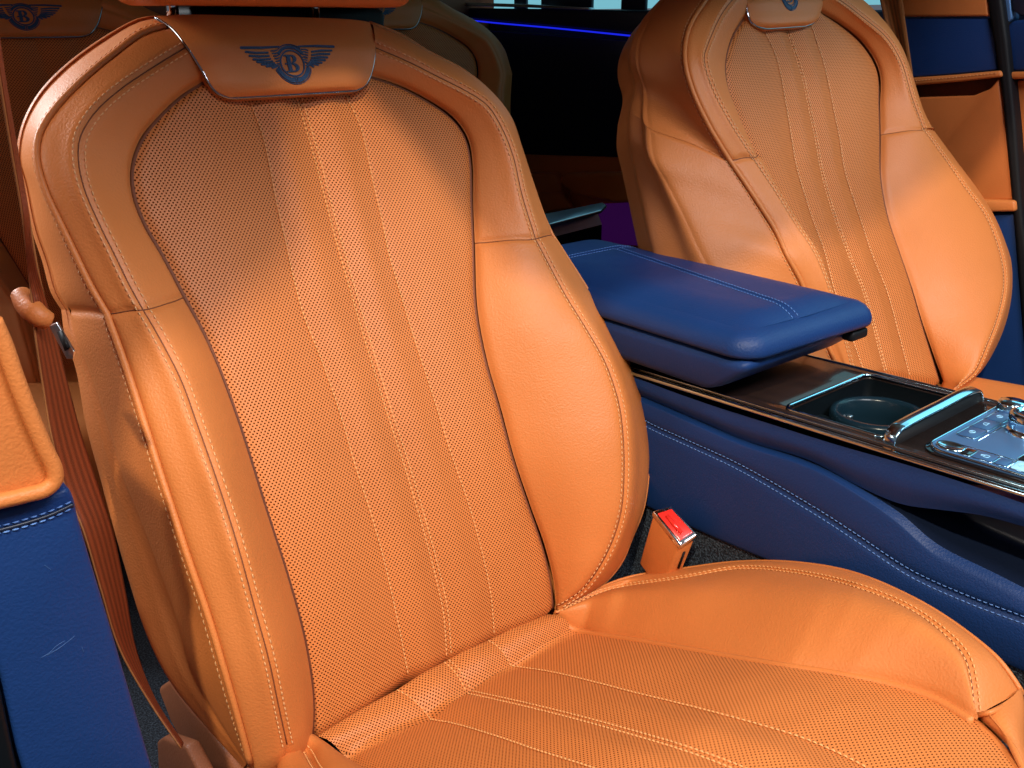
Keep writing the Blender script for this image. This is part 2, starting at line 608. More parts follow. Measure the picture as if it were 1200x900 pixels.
def emblem_mesh(place):
    """winged badge: place(u, v, lift) -> 3D point, u,v in units of the half span"""
    V, Fs = [], []

    def poly(pts, lift=0.0010):
        pts = [p for p in pts]
        n = len(pts); b = len(V)
        for p in pts: V.append(place(p[0], p[1], lift))
        for p in pts: V.append(place(p[0], p[1], -0.0006))
        Fs.append(tuple(range(b, b+n)))
        for i in range(n):
            j = (i+1) % n
            Fs.append((b+i, b+n+i, b+n+j, b+j))

    def ring(cx, cy, r0, r1, a0, a1, k=28, lift=0.0010):
        for i in range(k):
            t0 = math.radians(a0+(a1-a0)*i/k); t1 = math.radians(a0+(a1-a0)*(i+1)/k)
            poly([(cx+r0*math.cos(t0), cy+r0*math.sin(t0)), (cx+r1*math.cos(t0), cy+r1*math.sin(t0)),
                  (cx+r1*math.cos(t1), cy+r1*math.sin(t1)), (cx+r0*math.cos(t1), cy+r0*math.sin(t1))], lift)

    def feather(a, b, w0, w1):
        a = np.array(a); b = np.array(b)
        t = b-a; t /= np.linalg.norm(t); n = np.array([-t[1], t[0]])
        mid = 0.5*(a+b)+n*0.012
        poly([a-n*w0*0.5, mid-n*(w0+w1)*0.27, b-n*w1*0.45, b+t*w1*0.35, b+n*w1*0.45, mid+n*(w0+w1)*0.27, a+n*w0*0.5])
    cy = -0.03
    tips = [(-1.0, .285), (-.925, .205), (-.865, .135), (-.80, .07), (-.735, .02), (-.65, -.03), (-.56, -.068), (-.45, -.10), (-.345, -.125)]
    roots = [(-.20, .295), (-.46, .185), (-.45, .125), (-.43, .07), (-.40, .025), (-.37, -.01), (-.34, -.035), (-.31, -.05), (-.285, -.06)]
    for s in (-1, 1):
        for k, (a, b) in enumerate(zip(roots, tips)):
            feather((-s*a[0] if s > 0 else a[0], a[1]), (-s*b[0] if s > 0 else b[0], b[1]), 0.030, 0.040 if k else 0.055)
        for k in range(6):                               # covert feathers near the shoulder
            t = k/5
            a = (-.25, .235-.24*t); b = (-.40+.08*t, .215-.24*t)
            feather((a[0]*-s, a[1]) if s > 0 else a, (b[0]*-s, b[1]) if s > 0 else b, 0.02, 0.022)
    ring(0, cy, .232, .262, 0, 360, 40)
    ring(0, cy, .285, .37, 195, 262, 14); ring(0, cy, .285, .37, 278, 345, 14)
    ring(0, cy, .385, .40, 195, 345, 22)
    ring(0, cy, .285, .345, 35, 145, 20); ring(0, cy, .36, .378, 50, 130, 14)
    for k in range(7):                                   # tail
        u = (k-3)*0.038
        poly([(u-.013, -.30), (u-.014, -.405+.012*abs(k-3)), (u+.014, -.405+.012*abs(k-3)), (u+.013, -.30)])
    # letter B
    bx, by, h = -0.145, cy-.165, .33
    poly([(bx+.035, by), (bx+.115, by), (bx+.115, by+h), (bx+.035, by+h)])
    poly([(bx-.01, by), (bx+.15, by), (bx+.15, by+.028), (bx-.01, by+.028)], 0.0011)
    poly([(bx-.01, by+h-.028), (bx+.15, by+h-.028), (bx+.15, by+h), (bx-.01, by+h)], 0.0011)
    poly([(bx-.012, by+.15), (bx+.13, by+.15), (bx+.13, by+.178), (bx-.012, by+.178)], 0.0011)

    def bowl(c, rx, ry, tx, ty):
        k = 16
        for i in range(k):
            t0 = -math.pi/2+math.pi*i/k; t1 = -math.pi/2+math.pi*(i+1)/k
            P = lambda t, ax, ay: (c[0]+ax*math.cos(t), c[1]+ay*math.sin(t))
            poly([P(t0, rx-tx, ry-ty), P(t0, rx, ry), P(t1, rx, ry), P(t1, rx-tx, ry-ty)], 0.0012)
    bowl((bx+.14, by+h-.078), .105, .078, .07, .026)
    bowl((bx+.14, by+.088), .135, .088, .08, .028)
    me = bpy.data.meshes.new('emblem')
    me.from_pydata([tuple(v) for v in V], [], Fs)
    me.update()
    return me


def build_backrest(T, root, dist, profile_n, cx, stitch_pitch=0.0058, thread='thread', line_thread='thread', line_r=0.00065):
    """T: dict of traced lines. Returns dict with the parts' point grids."""
    n1, n2 = T.get('rows', (84, 58))
    C = {}
    for k in ('EL', 'SL', 'PL', 'RL', 'ER', 'SR', 'RR', 'LL', 'LC', 'LR'):
        lo, hi = T[k]
        C[k] = curve_on(lo, hi, dist, n1, n2)
    row = n1-1
    lowQ = T['QL'][0]
    Q1 = np.array([onsurf(p[0], p[1], p[2], dist) for p in spline(lowQ, n1, ts=clus(n1, False, True))])
    PLu, RLu = C['PL'][n1-1:], C['RL'][n1-1:]
    mixf = T['QL'][1]
    Q2 = PLu*(1-mixf)+RLu*mixf
    Q2 = Q2 + (Q1[-1]-Q2[0])*np.linspace(1, 0, len(Q2))[:, None]**2
    C['QL'] = np.vstack([Q1, Q2[1:]])
    nrm = np.asarray(profile_n)
    rear = -nrm
    BL = C['RL']+np.array([0.03, 0, 0])+rear*0.055
    BR = C['RR']+np.array([-0.022, 0, 0])+rear*0.06
    BR2 = C['RR']+np.array([-0.05, 0, 0])+rear*0.125
    BL2 = C['RL']+np.array([0.09, 0, 0])+rear*0.085

    parts = {}
    # --- left side, from the perforated panel outwards
    bl = T.get('bulL', ((0.007, 0.001), 0.003, 0.004, 0.003, 0.008))
    st = cross_sections([C['EL'], C['SL'], C['PL'], C['QL'], C['RL'], BL, BL2], bl+(0.0,), nrm)
    g = T.get('groove', 0.0024)
    specs = [('bolster', 0.0035, g, True), ('outer_bolster', g, g, True), ('side_panel', g, 0.0012, True), ('side_panel_rear', 0.0012, 0.0, False), ('back_edge', 0.0, 0.0, False), ('back_edge', 0, 0, False)]
    L_st = []
    for G, (nm, a, b, rowg) in zip(st, specs):
        nn = normals(G)
        G = groove(G, nn, a, b, 0.0042, row if rowg else None, 0.0022)
        L_st.append((nm, G, normals(G)))
    # --- right side
    br = T.get('bulR', ((0.013, 0.002), 0.005))
    st = cross_sections([C['ER'], C['SR'], C['RR'], BR, BR2], br+(0.0, 0.0), nrm)
    specs = [('bolster', 0.0035, g, True), ('outer_bolster', g, 0.002, True), ('side_panel', 0.0, 0.0, False), ('back_edge', 0, 0, False)]
    R_st = []
    for G, (nm, a, b, rowg) in zip(st, specs):
        nn = normals(G)
        G = groove(G, nn, a, b, 0.0042, row if rowg else None, 0.0022)
        R_st.append((nm, G, normals(G)))
    for side, S in (('l', L_st), ('r', R_st)):
        for nm, G, nn in S:
            if nm in ('bolster', 'outer_bolster', 'side_panel'):
                f1 = G[0:1]+np.array([0.0, 0.004, -0.022]); f2 = G[0:1]+np.array([0.0, 0.035, -0.055])
                grid_obj('lower_'+nm, np.concatenate([f2, f1, G[:row+1]], 0), M['tan'], root)
                grid_obj('upper_'+nm, G[row:], M['tan'], root)
            else:
                grid_obj(nm, G, M['tan'], root)
    # --- back shell closing the seat behind
    t = np.linspace(0, 1, 10)[None, :, None]
    G = BL2[:, None, :]*(1-t)+BR2[:, None, :]*t+(rear*0.02)[None, None, :]*(4*t*(1-t))
    grid_obj('back_shell', G, M['brown_trim'], root)

    # --- perforated centre panel with three sewn flutes
    cs = cross_sections([C['EL'], C['LL'], C['LC'], C['LR'], C['ER']], (0.004, 0.0035, 0.0035, 0.004), nrm, m=18)
    gs = []
    for k, G in enumerate(cs):
        nn = normals(G)
        ln = T.get('flute', 0.0009)
        a = 0.0035 if k == 0 else ln; b = 0.0035 if k == 3 else ln
        gs.append(groove(G, nn, a, b, 0.0045))
    G = np.concatenate([gs[0], gs[1][:, 1:], gs[2][:, 1:], gs[3][:, 1:]], 1)
    # tuck the foot of the panel behind the cushion
    foot = G[0:1]+np.array([0, 0.02, -0.03]); G2 = np.concatenate([foot, G], 0)
    al = np.concatenate([[0], np.cumsum(np.linalg.norm(np.diff(C['LC'], axis=0), axis=1))])
    zz = G2[:, :, 2]/0.92
    uv = np.stack([G2[:, :, 0]-cx, zz], 2)
    panel = grid_obj('perforated_panel', G2, M['perf'], root, uv=uv)
    lines = []
    nn = normals(G)
    for j, offs in ((17, (0,)), (34, (-0.0028, 0.0028)), (51, (0,))):
        for o in offs:
            P = G[:, j]+nn[:, j]*0.0010+np.array([o, 0, 0])
            lines.append((P, nn[:, j]))
    stitches('flute_stitching', lines, M[line_thread], panel, pitch=stitch_pitch*0.85, length=0.0038, r=line_r)
    for E_ in ('EL', 'ER'):
        tube_obj('panel_seam', smooth_curve(C[E_])-nrm*0.0052, 0.0026, M['seam'], root)
    # --- sewing of the bolsters, piping
    so = T.get('so', 0.0052)
    for S_ in (L_st, R_st):
        tube_obj('seam_line', S_[0][1][:, -1]+nrm*0.0001, 0.0006, M['seam'], root, seg=6)
        for nm_, G_, n_ in S_[:2]:
            tube_obj('seam_line', G_[row]+n_[row]*0.0001, 0.0006, M['seam'], root, seg=6)
    Lc = [offset_line(L_st[0][1], L_st[0][2], -1, so), offset_line(L_st[1][1], L_st[1][2], 0, so)]
    Rc = [offset_line(R_st[0][1], R_st[0][2], -1, so), offset_line(R_st[1][1], R_st[1][2], 0, so)]
    pc = [offset_line(L_st[2][1], L_st[2][2], 0, 0.0075)]
    stitches('bolster_stitching', Lc, M[thread], root, pitch=stitch_pitch, length=0.0040, r=0.00066)
    stitches('bolster_stitching', Rc, M[thread], root, pitch=stitch_pitch, length=0.0040, r=0.00066)
    stitches('piping_stitching', pc, M[thread], root, pitch=stitch_pitch*1.05, length=0.0044, r=0.00062)
    tube_obj('piping', C['PL']+nrm*0.0005, 0.0030, M['tan'], root)
    tube_obj('piping', C['RR']+nrm*0.0, 0.0022, M['tan'], root)
    return C, G


def plate(T, root, dist, nrm, emb_px, emb_half):
    """leather badge plate with chrome edge and embroidered wings"""
    n = 40
    A = spline(T['plate_l'], n); B = spline(T['plate_r'], n)
    A3 = np.array([onsurf(*p, dist) for p in A]); B3 = np.array([onsurf(*p, dist) for p in B])
    m = 44
    t = np.linspace(0, 1, m)
    G = A3[:, None]*(1-t)[None, :, None]+B3[:, None]*t[None, :, None]
    prof = 1-np.abs(2*t-1)**6
    v = np.linspace(0, 1, n); pv = 1-v**14
    G = G+nrm*(0.0065*prof[None, :, None]*pv[:, None, None])
    # rim going back
    rim0 = np.concatenate([G[:, 0], G[-1, 1:-1], G[::-1, -1]])
    p = grid_obj('badge_plate', G, M['tan'], root)
    rg = np.stack([rim0, rim0-nrm*0.012], 1)
    grid_obj('badge_plate_rim', rg, M['tan'], p)
    path = rim0-nrm*0.0028
    tube_obj('chrome_trim', smooth_curve(path, 3), 0.0019, M['dark_chrome'], p)
    # emblem
    me = p.data
    bv = BVHTree.FromPolygons([v.co[:] for v in me.vertices], [tuple(f.vertices) for f in me.polygons])
    c3 = onsurf(emb_px[0], emb_px[1], 0.012, dist)
    ex = np.array([1.0, 0, 0]); ey = np.cross(ex, -nrm); ey /= np.linalg.norm(ey)
    if ey[2] < 0: ey = -ey

    def place(u, v, lift):
        q = c3+ex*u*emb_half+ey*v*emb_half
        hit = bv.ray_cast(Vector(q+nrm*0.05), Vector(-nrm))
        base = np.array(hit[0]) if hit[0] is not None else q
        return base+nrm*lift
    e = emblem_mesh(place)
    link('emblem', e, M['emblem'], p, smooth=False)
    return p, G


# ---- near seat: traced lines (photo x, y, height over the centre surface)
XC = 0.466
prof_px = [(353, 123), (370, 180), (397, 283), (427, 387), (453, 473), (478, 550), (510, 663), (526, 765)]
prof = np.array([onx(*p, XC) for p in prof_px])
pf = np.polyfit(prof[:, 2], prof[:, 1], 3)
REC = math.radians(23.5)
NRM = np.array([0, -math.cos(REC), math.sin(REC)])


def near_dist(P):
    z = min(max(P[2], 0.30), 1.0)
    return (np.polyval(pf, z)-P[1])*math.cos(REC)


def hs(pts, h):
    """append heights (list of numbers spread along the points) to traced points"""
    k = np.interp(np.linspace(0, 1, len(pts)), np.linspace(0, 1, len(h)), h)
    return [(p[0], p[1], q) for p, q in zip(pts, k)]


near = {
    'EL': (hs([(368, 862), (370, 833), (368, 800), (358, 743), (340, 677), (315, 600), (277, 480), (247, 403), (218, 347)], [.004, .006, .008, .008]),
           hs([(218, 347), (192, 298), (170, 260), (158, 227), (156, 197), (167, 163), (187, 138), (213, 113), (246, 92)], [.008, .008, .006])),
    'SL': (hs([(338, 874), (328, 827), (317, 773), (300, 710), (283, 647), (268, 598), (253, 553), (233, 497), (213, 443), (187, 393), (169, 362)], [.035, .065, .08, .078, .06, .045]),
           hs([(169, 362), (153, 333), (136, 298), (117, 260), (100, 220), (93, 187), (95, 160), (113, 130), (143, 103), (180, 78), (219, 54)], [.045, .038, .028, .010])),
    'PL': (hs([(293, 896), (280, 847), (263, 787), (243, 720), (220, 653), (202, 598), (180, 530), (160, 467), (143, 417), (125, 368)], [.02, .042, .050, .048, .036, .024]),
           hs([(125, 368), (107, 337), (88, 298), (70, 260), (53, 223), (43, 187), (45, 160), (60, 133), (93, 97), (133, 63), (167, 38), (199, 29)], [.024, .014, .004, -.010])),
    'QL': (hs([(288, 896), (253, 842), (222, 787), (207, 733), (183, 663), (163, 610), (143, 560), (123, 493), (104, 437), (88, 397), (80, 364)], [.0, -.01, -.02, -.03, -.04, -.05]), 0.85),
    'RL': (hs([(284, 898), (240, 850), (200, 800), (173, 747), (147, 667), (128, 600), (116, 555), (101, 500), (89, 433), (76, 392), (72, 363)], [-.02, -.04, -.06, -.065, -.065]),
           hs([(72, 363), (60, 343), (50, 307), (37, 267), (27, 213), (20, 187), (25, 150), (43, 113), (73, 80), (117, 47), (163, 22), (184, 19)], [-.065, -.065, -.06, -.05])),
    'ER': (hs([(650, 713), (648, 687), (638, 643), (622, 597), (603, 540), (587, 480), (570, 420), (559, 360), (556, 284)], [.004, .006, .008, .008]),
           hs([(556, 284), (554, 233), (553, 190), (548, 163), (533, 140), (500, 117), (467, 100), (432, 88)], [.008, .008, .006])),
    'SR': (hs([(655, 712), (683, 693), (703, 667), (720, 633), (730, 597), (733, 553), (732, 513), (727, 473), (712, 427), (690, 387), (663, 343), (629, 279)], [.008, .04, .065, .08, .08, .07, .045]),
           hs([(629, 279), (613, 227), (603, 183), (590, 150), (573, 123), (550, 107), (517, 90), (477, 70), (439, 54)], [.045, .038, .028, .010])),
    'RR': (hs([(658, 712), (703, 687), (727, 660), (740, 630), (753, 597), (759, 560), (760, 517), (753, 473), (737, 427), (713, 380), (687, 337), (647, 275)], [.0, .012, .02, .022, .022, .016, .006]),
           hs([(647, 275), (637, 253), (622, 210), (610, 173), (597, 137), (573, 107), (543, 83), (500, 60), (467, 40), (433, 27)], [.006, .0, -.006, -.010])),
    'LL': (hs([(478, 790), (467, 733), (450, 657), (433, 597), (416, 545), (397, 480), (377, 423), (355, 367), (342, 318)], [.001, .003]),
           hs([(342, 318), (337, 293), (323, 233), (310, 167), (295, 123), (287, 100)], [.003, .003])),
    'LC': (hs([(526, 768), (522, 717), (510, 663), (492, 597), (478, 550), (453, 473), (427, 387), (404, 308)], [0, 0]),
           hs([(404, 308), (397, 283), (383, 230), (370, 180), (353, 123), (346, 100)], [0, 0])),
    'LR': (hs([(579, 743), (575, 697), (567, 657), (551, 597), (527, 527), (507, 463), (480, 380), (455, 296)], [.001, .003]),
           hs([(455, 296), (447, 255), (437, 213), (423, 150), (407, 115), (400, 96)], [.003, .003])),
    'plate_l': hs([(184, 19), (203, 32), (220, 53), (237, 80), (248, 99), (256, 108), (270, 114)], [-.012, .012, .016, .016]),
    'plate_r': hs([(433, 26), (439, 43), (440, 60), (437, 80), (433, 92), (428, 100), (418, 105)], [-.004, .012, .016, .016]),
}
seat = thing('leather_seat', 'tan leather front seat in the foreground with perforated backrest and orange cushion', 'car seat', (XC, 0.45, 0.12), 'front seats')
NC, NG = build_backrest(near, seat, near_dist, NRM, XC, thread='thread_pale', line_thread='thread', line_r=0.00078)
plate(near, seat, near_dist, NRM, (338, 77), 0.0495)

# headrest: only its lower edge and two posts reach into the picture
hr = rbox('headrest', (0.315, 0.60, 0.86, 0.965, 0.9655, 1.12), 0.02, M['tan'], seat, seg=6)
for px in (205, 371):
    b = ony(px, 22, 0.925)
    tube_obj('headrest_post', [b+np.array([0, 0.006, -0.02]), b+np.array([0, 0.0, 0.05])], 0.0058, M['chrome'], seat, seg=12)
rbox('headrest_gap_shade', (0.385, 0.605, 0.935, 1.0, 0.86, 0.966), 0.008, M['black'], seat)  # black block put in for the shaded gap below the headrest

# ---- cushion of the near seat
cz_y = np.array([-0.1, 0.1, 0.2, 0.304, 0.353, 0.443, 0.53, 0.622, 0.656, 0.75])
cz_z = np.array([0.47, 0.478, 0.470, 0.451, 0.437, 0.398, 0.360, 0.318, 0.338, 0.34])


def cush_dist(P):
    return (P[2]-np.interp(P[1], cz_y, cz_z))*0.92


def cush(pts, n, ts=None):
    C = spline(pts, n, ts)
    return np.array([onsurf(*p, cush_dist) for p in C])


CN = np.array([0, -0.35, 0.94])
n = 90
cE = cush(hs([(673, 735), (740, 747), (800, 757), (893, 773), (987, 787), (1053, 800), (1117, 823), (1157, 853), (1193, 893), (1215, 930), (1225, 970)], [0, .003, .004, .008, .012]), n)
cR = cush(hs([(599, 780), (650, 788), (700, 800), (750, 813), (800, 825), (883, 847), (947, 867), (1013, 898), (1060, 930), (1090, 965)], [0, 0]), n)
cC = cush(hs([(550, 811), (600, 822), (650, 834), (700, 847), (750, 861), (800, 876), (863, 899), (930, 930), (985, 965), (1010, 990)], [0, 0]), n)
cL = cush(hs([(505, 843), (533, 848), (583, 863), (633, 880), (687, 897), (750, 920), (810, 947), (860, 980), (890, 1010)], [0, 0]), n)
cW = cush(hs([(402, 884), (425, 896), (470, 922), (540, 965), (620, 1010), (680, 1050)], [0, .004]), n)
cs = cross_sections([cE, cR, cC, cL, cW], (0.004, 0.004, 0.004, 0.004), CN, m=18)
gs = []
for k, G in enumerate(cs):
    nn = normals(G)
    a = 0.0015 if k == 0 else 0.0010; b = 0.003 if k == 3 else 0.0010
    gs.append(groove(G, nn, a, b, 0.0045))
G = np.concatenate([gs[0], gs[1][:, 1:], gs[2][:, 1:], gs[3][:, 1:]], 1)
al = np.concatenate([[0], np.cumsum(np.linalg.norm(np.diff(cC, axis=0), axis=1))])
uv = np.stack([G[:, :, 0]-XC, -G[:, :, 1]*1.08], 2)
cp = grid_obj('cushion_panel', G, M['perf_fine'], seat, uv=uv)
fe = smooth_curve(G[-1], 40)
fr_ = np.stack([G[-1], G[-1]*0.4+fe*0.6+np.array([0, -0.012, -0.02]), fe+np.array([0, -0.012, -0.06]), fe+np.array([0, 0.05, -0.24])])
grid_obj('cushion_front', fr_, M['tan'], seat)
nn = normals(G)
lines = []
for j, offs in ((17, (0,)), (34, (-0.0028, 0.0028)), (51, (0,))):
    for o in offs:
        lines.append((G[:, j]+nn[:, j]*0.0010+np.array([o, 0, 0]), nn[:, j]))
stitches('flute_stitching', lines, M['thread'], cp, pitch=0.005, length=0.0038, r=0.0008)

# rear strip
n = 16
sE = cush(hs([(642, 719), (673, 735)], [0, 0]), n)
sR = cush(hs([(572, 750), (599, 780)], [0, 0]), n)
sC = cush(hs([(523, 774), (550, 811)], [0, 0]), n)
sL = cush(hs([(465, 808), (505, 843)], [0, 0]), n)
sW = cush(hs([(372, 862), (402, 884)], [0, 0]), n)
cs = cross_sections([sE, sR, sC, sL, sW], (0.003,)*4, CN, m=14)
gs = [groove(g, normals(g), 0.0014, 0.0014, 0.004) for g in cs]
G = np.concatenate([gs[0], gs[1][:, 1:], gs[2][:, 1:], gs[3][:, 1:]], 1)
w = np.sin(np.linspace(0, math.pi, n))[:, None, None]
G = G+CN*0.006*w
ends = np.array([np.stack([G[0]+np.array([0, 0.012, -0.02])]), ])[0]
G = np.concatenate([ends, G], 0)
vv = np.concatenate([[0], np.cumsum(np.linalg.norm(np.diff(G[:, 26], axis=0), axis=1))])
uv = np.stack([G[:, :, 0]-XC, np.tile(vv[:, None], (1, G.shape[1]))], 2)
sp = grid_obj('cushion_rear_strip', G, M['perf'], seat, uv=uv)
nn = normals(G)
lines = [(G[1:, j]+nn[1:, j]*0.0007+np.array([o, 0, 0]), nn[1:, j]) for j, oo in ((13, (0,)), (26, (-.0028, .0028)), (39, (0,))) for o in oo]
stitches('flute_stitching', lines, M['thread'], sp, pitch=0.005, length=0.0038, r=0.0008)

# right thigh bolster
n = 110
bE = cush(hs([(648, 719), (673, 735), (740, 747), (800, 757), (893, 773), (987, 787), (1053, 800), (1100, 816), (1144, 842)], [.002, .004, .006, .010]), n)
bS = cush(hs([(652, 717), (677, 704), (713, 690), (800, 676), (867, 665), (933, 670), (1000, 685), (1067, 712), (1110, 743), (1133, 770), (1141, 800), (1145, 838)], [.006, .024, .036, .040, .040, .036, .028, .008]), n)
bO = cush(hs([(655, 716), (690, 696), (733, 678), (800, 667), (867, 659), (933, 660), (1000, 672), (1067, 700), (1117, 730), (1167, 770), (1185, 792), (1198, 812)], [.004, .020, .030, .035, .034, .027, .015, .0]), n)
bD = bO+np.array([0.012, 0.01, -0.05]); bD2 = bO+np.array([0.014, 0.01, -0.20])
cs = cross_sections([bE, bS, bO, bD, bD2], (0.024, 0.003, 0.006, 0), CN, m=22)
st = []
for G, (nm, a, b) in zip(cs, (('cushion_bolster', .0015, .0022), ('cushion_bolster_edge', .0022, .002), ('cushion_side', .002, 0), ('cushion_side_lower', 0, 0))):
    nn = normals(G); G = groove(G, nn, a, b, 0.0042)
    grid_obj(nm, G, M['tan'], seat)
    st.append((G, normals(G)))
tube_obj('seam_line', st[0][0][:, -1], 0.0006, M['seam'], seat, seg=6)
stitches('cushion_stitching', [offset_line(*st[0], -1, .0052), offset_line(*st[1], 0, .0052)], M['thread'], seat, pitch=0.0056, length=0.0040, r=0.00066)
tube_obj('piping', bO, 0.0022, M['tan'], seat)
tube_obj('cushion_seam', smooth_curve(bE)-CN*0.0050, 0.0042, M['tan'], seat)
tube_obj('cushion_seam', smooth_curve(cE)-CN*0.0050, 0.0042, M['tan'], seat)
# front corner, leather gathered round the end of the bolster
n = 40
k0 = cush(hs([(1145, 842), (1165, 860), (1190, 895), (1208, 935)], [.006, .006, .004]), n)
k1 = cush(hs([(1160, 835), (1180, 862), (1199, 900), (1212, 940)], [.016, .012, .006]), n)
k2 = cush(hs([(1198, 812), (1199, 850), (1203, 900), (1216, 945)], [.0, -.01, -.02]), n)
k3 = k2+np.array([0.01, 0.0, -0.16])
cs = cross_sections([k0, k1, k2, k3], (0.004, 0.006, 0.004), CN, m=14)
for G, nm in zip(cs, ('cushion_corner', 'cushion_corner', 'cushion_side')):
    nn = normals(G)
    wr = 0.0016*np.sin(np.linspace(0, 9, G.shape[0]))[:, None]*np.linspace(1, 0, G.shape[0])[:, None]
    grid_obj(nm, groove(G, nn, .003, .002, .004)+nn*wr[:, :, None], M['tan'], seat)
# corner between the end of the double seam and the gathered piece
n = 24
g0 = cush(hs([(1145, 838), (1160, 835), (1178, 826), (1198, 812)], [.008, .016, .012, 0]), n)
tube_obj('piping', g0, 0.002, M['tan'], seat)
# left bolster, only its rear end is in the picture
n = 40
wE = cush(hs([(372, 862), (402, 884), (425, 898), (470, 924), (540, 966), (620, 1012)], [.002, .004, .004]), n)
wS = cush(hs([(352, 872), (360, 880), (371, 899), (400, 935), (450, 985), (520, 1040)], [.016, .035, .045]), n)
wO = cush(hs([(343, 874), (327, 890), (322, 908), (335, 945), (370, 1000), (430, 1060)], [.008, .03, .036]), n)
wD = wO+np.array([-0.01, 0, -0.14])
cs = cross_sections([wE, wS, wO, wD], (0.014, 0.006, 0.0), CN, m=18)
st = []
for G, (nm, a, b) in zip(cs, (('cushion_bolster', .004, .003), ('cushion_bolster_edge', .003, .002), ('cushion_side', .002, 0))):
    nn = normals(G); G = groove(G, nn, a, b, 0.004)
    grid_obj(nm, G, M['tan'], seat); st.append((G, normals(G)))
stitches('cushion_stitching', [offset_line(*st[0], -1, .005), offset_line(*st[1], 0, .005)], M['thread'], seat, pitch=0.0056, length=0.0040, r=0.00066)

# recliner cover and belt anchor pocket beside the cushion
pts = [onx(*p, 0.235) for p in [(184, 806), (197, 797), (219, 827), (240, 848), (262, 882), (290, 930), (262, 960), (229, 900), (200, 848)]]
slab('recliner_cover', pts, (0.02, 0, 0), M['cover'], seat, bevel=0.006)
pts = [onx(*p, 0.205) for p in [(183, 869), (190, 864), (216, 874), (232, 905), (262, 960), (215, 980), (185, 905)]]
slab('belt_anchor_pocket', pts, (0.014, 0, 0), M['cover'], seat, bevel=0.004)
rbox('seat_base', (0.24, 0.70, 0.05, 0.75, 0.12, 0.30), 0.02, M['black'], seat)

# ------------------------------------------------------------------ far seat
XF = 1.25
fpx = [(923, 35), (940, 87), (950, 133), (963, 200), (977, 250), (993, 297), (1013, 343), (1033, 417)]
fpr = np.array([onx(*p, XF) for p in fpx])
pf2 = np.polyfit(fpr[:, 2], fpr[:, 1], 2)


def far_dist(P):
    z = min(max(P[2], 0.40), 1.05)
    return (np.polyval(pf2, z)-P[1])*math.cos(REC)


far = {
    'rows': (60, 44), 'so': 0.0055,
    'EL': (hs([(985, 440), (972, 385), (963, 340), (949, 297), (927, 260), (903, 220), (886, 180)], [.004, .008]),
           hs([(886, 180), (869, 140), (854, 100), (852, 73), (860, 43), (878, 14)], [.008, .006])),
    'SL': (hs([(1003, 440), (985, 375), (974, 340), (957, 297), (933, 260), (910, 223), (884, 184)], [.05, .075, .075, .06, .045]),
           hs([(884, 184), (860, 147), (837, 103), (827, 67), (832, 50), (848, 15), (871, -14)], [.045, .035, .022])),
    'PL': (hs([(985, 440), (955, 370), (937, 327), (922, 299), (910, 273), (883, 230), (854, 187)], [.04, .062, .062, .05, .032]),
           hs([(854, 187), (830, 147), (810, 103), (802, 67), (807, 33), (827, 0), (850, -30)], [.032, .02, .004])),
    'QL': (hs([(880, 420), (850, 350), (820, 293), (800, 250), (783, 217), (767, 187), (762, 150)], [.02, .0, -.02, -.035]), 0.9),
    'RL': (hs([(800, 420), (783, 350), (765, 287), (753, 233), (743, 187), (737, 160), (738, 132)], [-.05, -.075, -.085]),
           hs([(738, 132), (744, 100), (738, 73), (740, 50), (753, 23), (773, 0), (810, -35)], [-.085, -.075, -.055])),
    'ER': (hs([(1103, 447), (1097, 427), (1083, 383), (1070, 337), (1057, 298), (1042, 253), (1034, 207), (1033, 157)], [.006, .008]),
           hs([(1033, 157), (1032, 123), (1030, 83), (1013, 53), (987, 30), (962, 14)], [.008, .006])),
    'SR': (hs([(1120, 455), (1143, 437), (1157, 407), (1170, 373), (1178, 333), (1174, 298), (1157, 253), (1133, 220), (1107, 183), (1084, 151)], [.04, .07, .08, .075, .06, .045]),
           hs([(1084, 151), (1070, 113), (1058, 73), (1040, 43), (1013, 20), (987, 0), (964, -14)], [.045, .035, .022])),
    'RR': (hs([(1128, 455), (1153, 428), (1173, 390), (1183, 350), (1183, 307), (1178, 290), (1166, 260), (1147, 227), (1117, 187), (1091, 152)], [.01, .025, .03, .026, .018, .008]),
           hs([(1091, 152), (1080, 131), (1067, 90), (1053, 53), (1030, 20), (1003, -5), (962, -35)], [.02, .01, -.005])),
    'LL': (hs([(1014, 440), (1000, 400), (978, 340), (967, 297), (950, 250), (933, 193), (929, 170)], [.003, .003]), hs([(929, 170), (922, 127), (910, 67), (895, 33), (890, 15)], [.003, .003])),
    'LC': (hs([(1038, 435), (1033, 417), (1027, 393), (1013, 343), (995, 298), (977, 250), (963, 200), (957, 166)], [0, 0]), hs([(957, 166), (950, 133), (940, 87), (923, 35), (918, 15)], [0, 0])),
    'LR': (hs([(1066, 440), (1053, 390), (1040, 343), (1022, 298), (1007, 253), (990, 200), (984, 162)], [.003, .003]), hs([(984, 162), (980, 143), (967, 80), (953, 35), (947, 15)], [.003, .003])),
    'plate_l': hs([(848, -45), (868, -18), (875, 0), (878, 16), (881, 24), (888, 30), (900, 33)], [-.03, .012, .014, .014]),
    'plate_r': hs([(968, -48), (966, -18), (965, 0), (962, 14), (959, 21), (955, 26), (945, 30)], [-.03, .012, .014, .014]),
    'flute': 0.0012,
}
fseat = thing('leather_seat', 'tan leather front seat on the far side, behind the blue console armrest', 'car seat', (XF, 0.45, 0.12), 'front seats')
FC, FG = build_backrest(far, fseat, far_dist, NRM, XF, stitch_pitch=0.0062, thread='thread_pale', line_thread='thread_pale', line_r=0.0009)
plate(far, fseat, far_dist, NRM, (919, -2), 0.0495)
